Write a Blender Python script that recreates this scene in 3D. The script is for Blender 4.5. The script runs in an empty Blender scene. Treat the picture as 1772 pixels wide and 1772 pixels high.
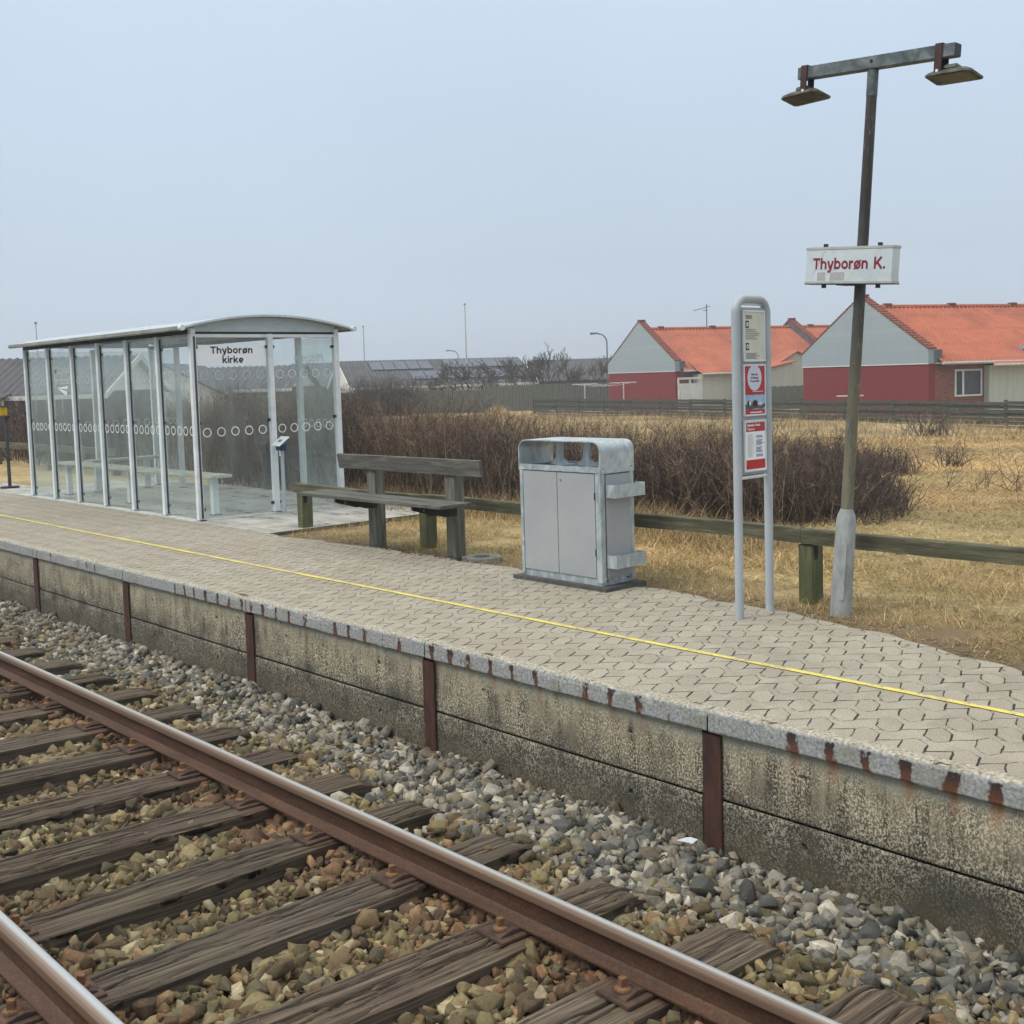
import bpy, bmesh, math, random
import numpy as np
from mathutils import Vector, Matrix
C = bpy.context.scene.collection
random.seed(7); rng = np.random.default_rng(11)
PI = math.pi
# ------------------------------------------------------------------ camera
cam_d = bpy.data.cameras.new('camera'); cam = bpy.data.objects.new('camera', cam_d); C.objects.link(cam)
YAW, PITCH, ROLL, F, H = 0.830654, -0.079195, -0.029824, 1995.6, 1.48
def cam_axes():
    cy, sy, cp, sp, cr, sr = math.cos(YAW), math.sin(YAW), math.cos(PITCH), math.sin(PITCH), math.cos(ROLL), math.sin(ROLL)
    f = np.array([-sy*cp, cy*cp, sp]); r = np.array([cy, sy, 0.]); u = np.cross(r, f)
    return cr*r+sr*u, -sr*r+cr*u, f
cR, cU, cF = cam_axes()
cam.matrix_world = Matrix(((cR[0], cU[0], -cF[0], 0), (cR[1], cU[1], -cF[1], 0), (cR[2], cU[2], -cF[2], H), (0, 0, 0, 1)))
cam_d.sensor_width = 36; cam_d.lens = F/1772*36; cam_d.shift_y = -(886-810)/1772
cam_d.clip_start = .05; cam_d.clip_end = 3000
bpy.context.scene.camera = cam
# ------------------------------------------------------------------ sky, sun, exposure
SUN_EL, SUN_AZ = math.radians(52), math.radians(200)      # azimuth: compass direction the light comes from, from +Y clockwise
w = bpy.data.worlds.new('World'); bpy.context.scene.world = w; w.use_nodes = True
nt = w.node_tree; nt.nodes.clear()
out = nt.nodes.new('ShaderNodeOutputWorld'); bg = nt.nodes.new('ShaderNodeBackground')
sky = nt.nodes.new('ShaderNodeTexSky'); sky.sky_type = 'NISHITA'; sky.sun_disc = False
sky.sun_elevation = SUN_EL; sky.sun_rotation = SUN_AZ; sky.air_density = 1.5; sky.dust_density = 4
geo = nt.nodes.new('ShaderNodeTexCoord'); sep = nt.nodes.new('ShaderNodeSeparateXYZ')
nt.links.new(geo.outputs['Generated'], sep.inputs[0])
ramp = nt.nodes.new('ShaderNodeValToRGB')
els = ramp.color_ramp.elements
els[0].position = 0.0; els[0].color = (5.3, 6.15, 7.1, 1)
els[1].position = 1.0; els[1].color = (13.6, 13.5, 13.0, 1)
for p, c in ((.10, (4.95, 5.85, 6.9)), (.22, (5.05, 6.1, 7.4)), (.36, (5.6, 6.6, 7.9)), (.6, (8.8, 8.9, 8.8))):
    e = els.new(p); e.color = (*c, 1)
nt.links.new(sep.outputs['Z'], ramp.inputs[0])
mixs = nt.nodes.new('ShaderNodeMix'); mixs.data_type = 'RGBA'; mixs.inputs[0].default_value = .95   # thick cloud over the clear sky
cn = nt.nodes.new('ShaderNodeTexNoise'); cn.inputs['Scale'].default_value = 1.6; cn.inputs['Detail'].default_value = 5
nt.links.new(geo.outputs['Generated'], cn.inputs['Vector'])
mr = nt.nodes.new('ShaderNodeMapRange'); mr.inputs[1].default_value = .3; mr.inputs[2].default_value = .7; mr.inputs[3].default_value = .95; mr.inputs[4].default_value = 1.05
nt.links.new(cn.outputs['Fac'], mr.inputs[0])
cm = nt.nodes.new('ShaderNodeMix'); cm.data_type = 'RGBA'; cm.blend_type = 'MULTIPLY'; cm.inputs[0].default_value = 1
nt.links.new(ramp.outputs[0], cm.inputs[6]); nt.links.new(mr.outputs[0], cm.inputs[7])
nt.links.new(sky.outputs[0], mixs.inputs[6]); nt.links.new(cm.outputs[2], mixs.inputs[7])
nt.links.new(mixs.outputs[2], bg.inputs[0]); bg.inputs[1].default_value = .1; nt.links.new(bg.outputs[0], out.inputs[0])
sd = bpy.data.lights.new('sun', 'SUN'); sd.energy = 1.5; sd.angle = math.radians(22); sd.color = (1, .93, .82)
so = bpy.data.objects.new('sun', sd); C.objects.link(so)
dirv = Vector((math.sin(SUN_AZ)*math.cos(SUN_EL), math.cos(SUN_AZ)*math.cos(SUN_EL), math.sin(SUN_EL)))
so.rotation_euler = dirv.to_track_quat('Z', 'Y').to_euler(); so.location = (0, 0, 30)
vs = bpy.context.scene.view_settings
vs.view_transform = 'Standard'; vs.look = 'None'; vs.exposure = .26; vs.gamma = 1
bpy.context.scene.cycles.max_bounces = 8; bpy.context.scene.cycles.transparent_max_bounces = 24
bpy.context.scene.cycles.volume_bounces = 0

# ------------------------------------------------------------------ materials
def lin(r, g, b):
    f = lambda c: (c/255/12.92) if c <= 10 else ((c/255+.055)/1.055)**2.4
    return (f(r), f(g), f(b), 1)
class M:
    """small node-graph writer"""
    def __init__(s, name, rough=.8, metal=0., spec=.5):
        s.m = bpy.data.materials.new(name); s.m.use_nodes = True; s.nt = s.m.node_tree
        s.b = s.nt.nodes['Principled BSDF']; s.b.inputs['Roughness'].default_value = rough
        s.b.inputs['Metallic'].default_value = metal; s.b.inputs['Specular IOR Level'].default_value = spec
        s.tc = s.nt.nodes.new('ShaderNodeTexCoord')
    def n(s, t, **k):
        x = s.nt.nodes.new(t)
        for a, v in k.items(): setattr(x, a, v)
        return x
    def link(s, a, b): s.nt.links.new(a, b)
    def vec(s, scale=(1, 1, 1), rot=(0, 0, 0), coord='Object'):
        mp = s.n('ShaderNodeMapping'); mp.inputs['Scale'].default_value = scale; mp.inputs['Rotation'].default_value = rot
        s.link(s.tc.outputs[coord], mp.inputs[0]); return mp.outputs[0]
    def noise(s, scale, detail=4, rough=.55, vec=None, dist=0.):
        x = s.n('ShaderNodeTexNoise'); x.inputs['Scale'].default_value = scale; x.inputs['Detail'].default_value = detail
        x.inputs['Roughness'].default_value = rough; x.inputs['Distortion'].default_value = dist
        s.link(vec if vec is not None else s.vec(), x.inputs['Vector']); return x.outputs['Fac']
    def voro(s, scale, vec=None, feature='F1', out='Distance', rnd=1.):
        x = s.n('ShaderNodeTexVoronoi'); x.feature = feature; x.inputs['Scale'].default_value = scale; x.inputs['Randomness'].default_value = rnd
        s.link(vec if vec is not None else s.vec(), x.inputs['Vector']); return x.outputs[out]
    def ramp(s, f, stops, const=False):
        x = s.n('ShaderNodeValToRGB'); e = x.color_ramp.elements
        if const: x.color_ramp.interpolation = 'CONSTANT'
        while len(e) < len(stops): e.new(.5)
        for k, (p, c) in enumerate(stops):
            e[k].position = p; e[k].color = c if isinstance(c, (tuple, list)) else (c, c, c, 1)
        s.link(f, x.inputs[0]); return x.outputs[0]
    def mr(s, f, a, b, c=0., d=1., smooth=False):
        x = s.n('ShaderNodeMapRange'); x.inputs[1].default_value = a; x.inputs[2].default_value = b; x.inputs[3].default_value = c; x.inputs[4].default_value = d
        if smooth: x.interpolation_type = 'SMOOTHSTEP'
        s.link(f, x.inputs[0]); return x.outputs[0]
    def mix(s, f, a, b, mode='MIX'):
        x = s.n('ShaderNodeMix'); x.data_type = 'RGBA'; x.blend_type = mode
        for i, v in ((0, f), (6, a), (7, b)):
            if isinstance(v, (int, float)) and i: v = (v, v, v, 1)
            if isinstance(v, (int, float, tuple, list)): x.inputs[i].default_value = v
            else: s.link(v, x.inputs[i])
        return x.outputs[2]
    def math(s, op, a, b=0., c=0.):
        x = s.n('ShaderNodeMath'); x.operation = op
        for i, v in enumerate((a, b, c)):
            if isinstance(v, (int, float)): x.inputs[i].default_value = v
            else: s.link(v, x.inputs[i])
        return x.outputs[0]
    def xyz(s, v=None):
        x = s.n('ShaderNodeSeparateXYZ'); s.link(v if v is not None else s.tc.outputs['Object'], x.inputs[0]); return x.outputs
    def attr(s, name, out='Color'):
        x = s.n('ShaderNodeAttribute'); x.attribute_name = name; return x.outputs[out]
    def color(s, c):
        if isinstance(c, (tuple, list)): s.b.inputs['Base Color'].default_value = c
        else: s.link(c, s.b.inputs['Base Color'])
    def roughness(s, f): s.link(f, s.b.inputs['Roughness'])
    def bump(s, f, strength=.5, dist=.01, prev=None):
        x = s.n('ShaderNodeBump'); x.inputs['Strength'].default_value = strength; x.inputs['Distance'].default_value = dist
        s.link(f, x.inputs['Height'])
        if prev is not None: s.link(prev, x.inputs['Normal'])
        s.link(x.outputs[0], s.b.inputs['Normal']); return x.outputs[0]

def simple(name, c1, c2, scale=6, rough=.7, metal=0., bump=.0, bd=.003, detail=5, stretch=(1, 1, 1), dirt=None, dirt_scale=2.2, dirt_amt=.5):
    m = M(name, rough, metal)
    v = m.vec(stretch)
    f = m.noise(scale, detail, .6, v)
    c = m.mix(m.mr(f, .35, .65), c1, c2)
    if dirt is not None:
        g = m.noise(dirt_scale, 6, .65)
        c = m.mix(m.mr(g, .5, .72, 0, dirt_amt), c, dirt)
    m.color(c)
    m.roughness(m.mr(f, .3, .7, max(.05, rough-.08), min(1, rough+.08)))
    if bump: m.bump(m.noise(scale*5, 6, .6, v), bump, bd)
    return m.m

MAT = {}
MAT['white_metal'] = simple('white_metal', lin(228, 233, 235), lin(212, 219, 222), 3, .45, .0, dirt=lin(120, 128, 124), dirt_scale=7, dirt_amt=.25)
MAT['roof_sheet'] = simple('roof_sheet', lin(206, 214, 218), lin(190, 200, 205), 3, .3, .35, dirt=lin(150, 156, 150), dirt_scale=4, dirt_amt=.3)
MAT['alu'] = simple('aluminium', lin(170, 176, 178), lin(140, 148, 150), 5, .4, .5)
MAT['roof_edge'] = simple('roof_edge', lin(164, 164, 154), lin(142, 143, 134), 4, .5, .1, dirt=lin(84, 86, 78), dirt_scale=3)
MAT['dark'] = simple('dark_fitting', lin(34, 36, 38), lin(22, 24, 26), 9, .6)
MAT['black'] = simple('black_plastic', lin(26, 26, 28), lin(18, 18, 20), 9, .5)
MAT['tympanum'] = simple('end_panel', lin(184, 197, 202), lin(170, 184, 190), 5, .5, 0, stretch=(1, 1, 6))
MAT['navy'] = simple('navy_letters', lin(16, 26, 38), lin(14, 22, 34), 4, .5)
MAT['white_vinyl'] = simple('white_vinyl', lin(244, 246, 250), lin(236, 240, 245), 3, .4)
MAT['ring'] = simple('ring_decal', lin(232, 236, 238), lin(210, 216, 218), 12, .5)
MAT['faint'] = simple('faint_decal', lin(206, 210, 212), lin(180, 186, 188), 20, .6)
MAT['blue'] = simple('blue_reader', lin(28, 66, 104), lin(16, 40, 70), 8, .35)
MAT['yellow'] = simple('yellow_plastic', lin(236, 196, 20), lin(220, 176, 12), 5, .45)
MAT['post_dark'] = simple('dark_post', lin(66, 66, 72), lin(50, 50, 56), 8, .6)
MAT['grey_paint'] = simple('grey_paint', lin(176, 184, 190), lin(164, 173, 180), 3, .42, 0, dirt=lin(126, 134, 132), dirt_scale=5, dirt_amt=.3)
MAT['grey_panel'] = simple('grey_panel', lin(166, 169, 172), lin(156, 160, 164), 3, .45)
MAT['paper'] = simple('paper', lin(214, 216, 200), lin(200, 203, 190), 6, .5)
MAT['print'] = simple('print_grey', lin(128, 132, 130), lin(104, 108, 108), 60, .6)
MAT['print_blue'] = simple('print_blue', lin(140, 156, 178), lin(120, 138, 164), 60, .6)
MAT['poster_red'] = simple('poster_red', lin(186, 44, 58), lin(168, 36, 50), 8, .4)
MAT['poster_red2'] = simple('poster_red_low', lin(190, 40, 40), lin(172, 34, 34), 8, .4)
MAT['poster_sky'] = simple('poster_sky', lin(140, 178, 216), lin(170, 196, 220), 20, .4)
MAT['poster_pale'] = simple('poster_pale', lin(206, 214, 232), lin(196, 204, 224), 8, .4)
MAT['poster_rock'] = simple('poster_rock', lin(96, 98, 100), lin(60, 60, 64), 60, .5)
MAT['sign_white'] = simple('sign_white', lin(206, 216, 220), lin(194, 206, 211), 7, .4, dirt=lin(168, 174, 170), dirt_scale=9, dirt_amt=.5)
MAT['sign_frame'] = simple('sign_frame', lin(184, 188, 184), lin(160, 164, 160), 7, .45)
MAT['crimson'] = simple('crimson_letters', lin(142, 30, 56), lin(120, 24, 46), 6, .5)
MAT['patch'] = simple('peeled_patch', lin(182, 184, 182), lin(160, 160, 158), 60, .7)
MAT['pole_rust'] = simple('bracket_rust', lin(78, 52, 48), lin(54, 38, 36), 14, .8, 0, .4)
MAT['floodlight'] = simple('floodlight_body', lin(104, 106, 100), lin(62, 64, 60), 16, .6, .2)
MAT['flood_glass'] = simple('floodlight_glass', lin(96, 96, 84), lin(74, 74, 64), 5, .25)
MAT['window'] = simple('window_glass', lin(34, 42, 50), lin(58, 66, 72), 2, .12)
MAT['curtain'] = simple('curtain', lin(96, 98, 104), lin(60, 62, 70), 9, .8, stretch=(6, 6, .3))
MAT['white_paint'] = simple('white_paint', lin(212, 216, 214), lin(196, 201, 200), 3, .6)
MAT['cream'] = simple('cream_board', lin(186, 190, 176), lin(176, 180, 167), 2, .7, stretch=(3, 3, .4))
MAT['house_grey'] = simple('blue_grey_gable', lin(142, 156, 164), lin(134, 148, 157), 1.2, .85, bump=.2)
MAT['house_red'] = simple('red_render', lin(132, 46, 50), lin(124, 42, 46), 1.4, .8, bump=.2)
MAT['parapet'] = simple('parapet_flank', lin(104, 108, 110), lin(90, 94, 96), 3, .9)
MAT['coping_tile'] = simple('coping_tile', lin(136, 78, 60), lin(104, 62, 50), 7, .9, bump=.6, bd=.02)
MAT['far_white'] = simple('far_white', lin(214, 216, 214), lin(200, 203, 202), .6, .7)
MAT['far_dark'] = simple('far_dark_wall', lin(62, 54, 52), lin(50, 44, 42), 2, .9)
MAT['solar'] = simple('solar_panel', lin(74, 84, 100), lin(66, 76, 94), .5, .16)
MAT['flag'] = simple('flagpole_white', lin(190, 194, 194), lin(170, 174, 174), 2, .6)
MAT['lamp_grey'] = simple('street_lamp_grey', lin(104, 110, 114), lin(90, 96, 100), 3, .6)
MAT['bark'] = simple('bare_bark', lin(92, 82, 72), lin(64, 58, 52), 6, .95)
MAT['litter'] = simple('litter', lin(210, 216, 226), lin(180, 190, 205), 20, .5)
MAT['aluroof'] = MAT['roof_edge']

def m_galv():
    m = M('galvanised_steel', .48, .3)
    v = m.vec((1, 1, .6)); d = m.noise(7, 3, .5, v, 2.5)
    sp = m.voro(26, m.vec((1, 1, .5), (0, .4, .3)), out='Color')
    f = m.mix(.25, m.ramp(d, [(.3, lin(150, 162, 166)), (.5, lin(172, 183, 187)), (.7, lin(196, 205, 208))]), m.mix(.0, m.ramp(sp, [(.2, .3), (.8, .75)]), .5), 'SOFT_LIGHT')
    m.color(f); m.roughness(m.mr(d, .3, .7, .32, .55)); return m.m
MAT['galv'] = m_galv()
def m_galv_dark():
    m = M('weathered_galvanised', .6, .35)
    d = m.noise(8, 5, .6, m.vec(), 1.2)
    m.color(m.ramp(d, [(.3, lin(66, 76, 80)), (.5, lin(98, 108, 110)), (.7, lin(134, 142, 140))])); return m.m
MAT['galv_dark'] = m_galv_dark()
def m_pole():
    m = M('painted_pole', .65, 0)
    x = m.xyz(); z = x[2]
    n = m.noise(6, 6, .65, m.vec((4, 4, .5))); n2 = m.noise(22, 5, .6, m.vec((3, 3, .6)))
    base = m.ramp(m.mr(z, .6, 3.1), [(0, lin(128, 124, 104)), (.3, lin(104, 100, 82)), (.48, lin(66, 64, 58)), (.72, lin(50, 49, 47)), (1, lin(60, 54, 50))])
    c = m.mix(m.mr(n, .48, .62, 0, .75), base, lin(72, 80, 78))
    c = m.mix(m.mr(n2, .6, .68, 0, .6), c, lin(132, 132, 120))
    c = m.mix(m.mr(n2, .3, .38, .8, 0), c, lin(52, 44, 40)); m.color(c)
    m.bump(n2, .3, .002); return m.m
MAT['pole'] = m_pole()
def m_concrete_sleeve():
    m = M('pole_sleeve', .8)
    n = m.noise(9, 6, .6, m.vec((2, 2, .7))); n2 = m.noise(60, 3)
    c = m.ramp(n, [(.3, lin(128, 134, 134)), (.5, lin(154, 160, 160)), (.7, lin(172, 177, 176))])
    c = m.mix(m.mr(n2, .55, .8, 0, .35), c, lin(104, 112, 100)); m.color(c); m.bump(n2, .3, .002); return m.m
MAT['sleeve'] = m_concrete_sleeve()

def m_wood(name, cols, green=None, green_amt=.5, axis='x', dark=None, bump=.6):
    m = M(name, .85)
    st = {'x': (1, 14, 14), 'y': (14, 1, 14), 'z': (14, 14, 1)}[axis]
    v = m.vec(st); g = m.noise(2.2, 8, .65, v, .6); fine = m.noise(11, 6, .6, v)
    c = m.ramp(g, [(.28, cols[0]), (.5, cols[1]), (.72, cols[2])])
    c = m.mix(m.mr(fine, .3, .42, .8, 0), c, dark or tuple(x*.25 for x in cols[0][:3])+(1,))
    if green is not None:
        p = m.noise(3.2, 5, .6); c = m.mix(m.mr(p, .42, .66, 0, green_amt), c, green)
    m.color(c); m.bump(m.mix(.5, g, fine), bump, .004); return m.m
MAT['bench_grey'] = m_wood('bench_boards', [lin(60, 58, 55), lin(90, 89, 84), lin(124, 122, 114)], axis='x', bump=.3)
MAT['bench_leg'] = m_wood('bench_leg_boards', [lin(72, 72, 66), lin(100, 100, 92), lin(140, 139, 128)], lin(78, 82, 64), .3, 'z', bump=.3)
MAT['rail_green'] = m_wood('mossy_rail', [lin(50, 50, 38), lin(84, 82, 64), lin(128, 124, 100)], lin(60, 68, 42), .5, 'x', bump=.9)
MAT['post_green'] = m_wood('mossy_post', [lin(66, 66, 46), lin(94, 94, 68), lin(126, 122, 96)], lin(64, 76, 40), .75, 'z')
MAT['fence_dark'] = m_wood('dark_fence_boards', [lin(44, 45, 41), lin(70, 71, 64), lin(108, 106, 94)], lin(62, 70, 58), .35, 'x')
MAT['fence_grey'] = m_wood('grey_vertical_boards', [lin(80, 84, 76), lin(104, 108, 98), lin(128, 130, 116)], None, axis='z')
MAT['slab_bench'] = m_wood('shelter_bench_board', [lin(160, 162, 150), lin(190, 192, 178), lin(212, 212, 198)], None, axis='x', dark=lin(110, 108, 94), bump=.15)

def m_sleeper():
    m = M('creosoted_oak', .82)
    at = m.attr('crack', 'Fac'); tone = m.attr('tone')
    v = m.vec((22, .45, 22)); g = m.noise(3.0, 5, .6, v, 0); f = m.noise(10, 6, .6, v)
    c = m.ramp(g, [(.28, lin(34, 28, 23)), (.44, lin(70, 60, 50)), (.58, lin(97, 85, 72)), (.74, lin(130, 116, 99))])
    c = m.mix(m.mr(f, .36, .46, .85, 0), c, lin(26, 21, 17))
    p = m.noise(2.6, 5, .6); c = m.mix(m.mr(p, .5, .72, 0, .4), c, lin(92, 90, 64))
    c = m.mix(1., c, tone, 'MULTIPLY')
    rz = m.mix(m.attr('rust', 'Fac'), c, m.mix(m.noise(30, 5), lin(64, 42, 32), lin(104, 70, 52)))
    c = m.mix(at, rz, lin(13, 11, 10))
    m.color(c); m.bump(m.mix(.5, g, f), .9, .006); return m.m
MAT['sleeper'] = m_sleeper()
def m_rail():
    m = M('rail_steel', .6, .25)
    x = m.xyz(); n = m.noise(5, 6, .6, m.vec((.5, 4, 4))); n2 = m.noise(90, 4, .6); st = m.noise(3, 6, .6, m.vec((.25, 60, 60)))
    rust = m.ramp(m.mix(.5, n, n2), [(.3, lin(48, 33, 25)), (.5, lin(78, 54, 39)), (.7, lin(112, 80, 58))])
    pinkish = m.mix(m.mr(st, .35, .65), lin(92, 73, 59), lin(118, 96, 78))
    head = m.mr(x[2], -.040, -.026)
    c = m.mix(head, rust, pinkish)
    sh = m.attr('shine', 'Fac')
    c = m.mix(sh, c, lin(222, 224, 222)); m.color(c)
    m.link(m.math('MULTIPLY_ADD', sh, .6, .2), m.b.inputs['Metallic'])
    m.roughness(m.mr(sh, 0, 1, .62, .3)); m.bump(n2, .12, .0008); return m.m
MAT['rail'] = m_rail()
MAT['rust_plate'] = simple('rusty_plate', lin(88, 68, 56), lin(60, 46, 39), 16, .85, .1, .5, .003, dirt=lin(108, 82, 62), dirt_scale=22)
MAT['rust_screw'] = simple('rusty_screw', lin(132, 98, 66), lin(100, 72, 50), 30, .8, .1, .4)
MAT['rust_post'] = simple('rusted_beam', lin(80, 47, 35), lin(54, 36, 30), 12, .85, 0, .5, .003, stretch=(3, 3, .6), dirt=lin(54, 36, 30), dirt_scale=6, dirt_amt=.7)

def m_wall():
    m = M('weathered_concrete', .92)
    x = m.xyz(m.tc.outputs['Object']); z = x[2]
    big = m.noise(1.7, 5, .65, m.vec((1, 1, .7))); med = m.noise(8, 6, .72, m.vec((1.3, 1.3, .6)))
    sp = m.noise(105, 5, .75, m.vec((1, 1, .8))); sp2 = m.noise(210, 2, .6); run = m.noise(7, 6, .7, m.vec((2.4, 1, .22)))
    # pale band of clean cement at the top, lichen-speckled middle, black algae towards the ballast: dirt of the wall itself
    base = m.mix(m.mr(big, .35, .66), lin(160, 150, 126), lin(130, 122, 102))
    base = m.mix(m.mr(med, .44, .62, 0, .75), base, lin(88, 84, 72))
    base = m.mix(m.mr(run, .48, .60, 0, .9), base, lin(52, 49, 42))
    run2 = m.noise(5, 5, .7, m.vec((3, 1, .12))); base = m.mix(m.mr(run2, .58, .7, 0, .5), base, lin(176, 170, 150))
    hz = m.math('ADD', z, m.math('MULTIPLY', m.math('SUBTRACT', med, .5), .50))
    base = m.mix(m.mr(hz, -.22, -.42, 0, .92), base, lin(50, 49, 44))
    clean = m.mr(m.math('ADD', z, m.math('MULTIPLY', m.math('SUBTRACT', big, .5), .22)), -.18, -.115)
    vd = m.voro(120, m.vec((1, 1, .85))); vcol = m.voro(120, m.vec((1, 1, .85)), out='Color')
    speck = m.mr(sp, .48, .57)
    dens = m.math('MULTIPLY', m.mr(m.noise(4.5, 5, .65), .36, .56, .15, 1), m.mr(hz, -.28, -.50, 1, .42))
    base = m.mix(m.math('MULTIPLY', speck, dens), base, lin(204, 194, 168))
    base = m.mix(m.math('MULTIPLY', m.mr(vd, .34, .20), m.mr(vcol, .5, .75, 0, .6)), base, lin(204, 198, 176))
    base = m.mix(m.mr(sp2, .32, .42, .8, 0), base, lin(44, 42, 36))
    c = m.mix(m.math('MULTIPLY', clean, .7), base, lin(150, 150, 134))
    c = m.mix(m.attr('rust', 'Fac'), c, lin(140, 92, 44))
    low = m.mr(hz, -.50, -.60, 0, .5); c = m.mix(low, c, lin(84, 76, 56))
    m.color(c); m.bump(m.mix(.5, sp, sp2), .6, .004); return m.m
MAT['wall'] = m_wall()
def m_coping():
    m = M('exposed_aggregate', .9)
    x = m.xyz(m.tc.outputs['Normal']); up = m.mr(x[2], .5, .9)
    a = m.voro(150, out='Color'); n = m.noise(70, 4, .6); b = m.noise(8, 4)
    face = m.ramp(n, [(.3, lin(104, 108, 110)), (.47, lin(146, 150, 150)), (.6, lin(168, 170, 168)), (.75, lin(204, 204, 198))])
    top = m.ramp(n, [(.3, lin(112, 106, 92)), (.48, lin(158, 152, 136)), (.72, lin(206, 200, 184))])
    c = m.mix(up, face, top)
    c = m.mix(m.mr(b, .55, .75, 0, .5), c, lin(132, 130, 104))
    r = m.attr('rust', 'Fac'); zc = m.xyz()[2]; rn = m.noise(38, 5, .7, m.vec((1, 1, .6))); pit = m.noise(26, 3, .6)
    c = m.mix(m.mr(pit, .62, .68, 0, .65), c, lin(84, 84, 78)); c = m.mix(m.mr(m.noise(5, 4, .7), .5, .66, 0, .45), c, lin(122, 120, 98))
    rr = m.mix(m.mr(zc, -.03, -.09), m.mix(rn, lin(28, 17, 14), lin(60, 31, 22)), lin(104, 58, 30))
    c = m.mix(m.mr(m.math('ADD', r, m.math('MULTIPLY', m.math('SUBTRACT', rn, .55), 2.4)), .3, .62, 0, .95), c, rr)
    m.color(c); m.bump(m.mix(.6, n, a), .7, .004); return m.m
MAT['coping'] = m_coping()

def m_paver():
    m = M('concrete_pavers', .9)
    x = m.xyz(); PX, PY = .21, .19; mt = m.math
    w1 = m.noise(3.1, 3, .6); wx = mt('MULTIPLY_ADD', mt('SUBTRACT', w1, .5), .045, x[0])
    w2 = m.noise(2.7, 3, .6, m.vec((1, 1.2, 1))); wy = mt('MULTIPLY_ADD', mt('SUBTRACT', w2, .5), .045, x[1])
    xf = mt('DIVIDE', wx, PX); yf = mt('DIVIDE', wy, PY)
    fx, fy = mt('FLOOR', xf), mt('FLOOR', yf)
    xc = mt('MULTIPLY', mt('SUBTRACT', mt('SUBTRACT', xf, fx), .5), PX); yc = mt('MULTIPLY', mt('SUBTRACT', mt('SUBTRACT', yf, fy), .5), PY)
    x2 = mt('ADD', xf, .5); xs = mt('MULTIPLY', mt('SUBTRACT', mt('SUBTRACT', x2, mt('FLOOR', x2)), .5), PX)
    ax, ay = mt('ABSOLUTE', mt('MULTIPLY_ADD', yc, .40, xc)), mt('ABSOLUTE', yc)
    hw = mt('MULTIPLY', mt('MINIMUM', mt('DIVIDE', mt('SUBTRACT', .100, ay), .052), 1), .0535)
    d1 = mt('ABSOLUTE', mt('SUBTRACT', ax, hw)); ins = mt('LESS_THAN', ax, hw)
    d2 = mt('ADD', mt('MULTIPLY', mt('ABSOLUTE', mt('SUBTRACT', yc, mt('MULTIPLY_ADD', xs, .95, .01))), .72), ins)
    d = mt('MINIMUM', d1, d2)
    cell = m.n('ShaderNodeCombineXYZ'); m.link(fx, cell.inputs[0]); m.link(fy, cell.inputs[1]); m.link(ins, cell.inputs[2])
    wn = m.n('ShaderNodeTexWhiteNoise'); m.link(cell.outputs[0], wn.inputs['Vector'])
    jn = m.noise(8, 4, .7); side = m.mr(ay, .050, .042, 0, .0024)
    jw = mt('ADD', m.mr(jn, .40, .60, -.0014, .0026), side)
    joint = m.mr(mt('SUBTRACT', d, jw), -.0009, .0012, 1, 0)
    soft = m.mr(d, 0, .010, .38, 0)
    n = m.noise(150, 3, .7); n2 = m.noise(3.2, 5, .6); sp = m.noise(62, 3, .65)
    c = m.ramp(n, [(.3, lin(100, 96, 86)), (.45, lin(146, 140, 126)), (.58, lin(168, 162, 147)), (.72, lin(214, 208, 192))])
    c = m.mix(.22, c, m.mix(wn.outputs['Value'], lin(126, 118, 106), lin(184, 180, 164)))
    st = m.noise(1.6, 6, .75, m.vec((1, 1.6, 1))); c = m.mix(m.mr(st, .54, .70, 0, .38), c, lin(112, 106, 92)); c = m.mix(m.mr(st, .30, .42, .3, 0), c, lin(206, 202, 188))
    c = m.mix(m.mr(n2, .45, .7, 0, .3), c, lin(124, 123, 106))
    c = m.mix(m.mr(sp, .63, .7, 0, .5), c, lin(196, 188, 170)); c = m.mix(m.mr(sp, .3, .37, .45, 0), c, lin(108, 98, 88))
    lean = m.noise(.9, 3, .6); c = m.mix(m.mr(lean, .45, .7, 0, .25), c, lin(140, 122, 108))
    c = m.mix(soft, c, lin(104, 97, 84)); c = m.mix(joint, c, lin(40, 37, 32))
    m.color(c); hgt = mt('SUBTRACT', mt('MULTIPLY', n, .35), joint)
    m.bump(hgt, .9, .005); return m.m
MAT['paver'] = m_paver()
def m_slab():
    m = M('wet_slabs', .5)
    br = m.n('ShaderNodeTexBrick'); m.link(m.vec(), br.inputs['Vector'])
    br.inputs['Scale'].default_value = 1; br.inputs['Brick Width'].default_value = .4; br.inputs['Row Height'].default_value = .4; br.offset = 0
    br.inputs['Mortar Size'].default_value = .004; br.inputs['Color1'].default_value = lin(184, 181, 172); br.inputs['Color2'].default_value = lin(166, 164, 156); br.inputs['Mortar'].default_value = lin(70, 68, 62)
    n = m.noise(2.2, 6, .7, m.vec((1, 2, 1))); n2 = m.noise(50, 4)
    wet = m.mr(n, .42, .62)
    c = m.mix(m.math('MULTIPLY', wet, .55), br.outputs['Color'], lin(98, 98, 92)); c = m.mix(m.mr(n2, .5, .8, 0, .3), c, lin(176, 174, 164))
    m.color(c); m.roughness(m.mr(wet, 0, 1, .75, .18)); m.bump(n2, .15, .002); return m.m
MAT['slab'] = m_slab()
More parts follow.
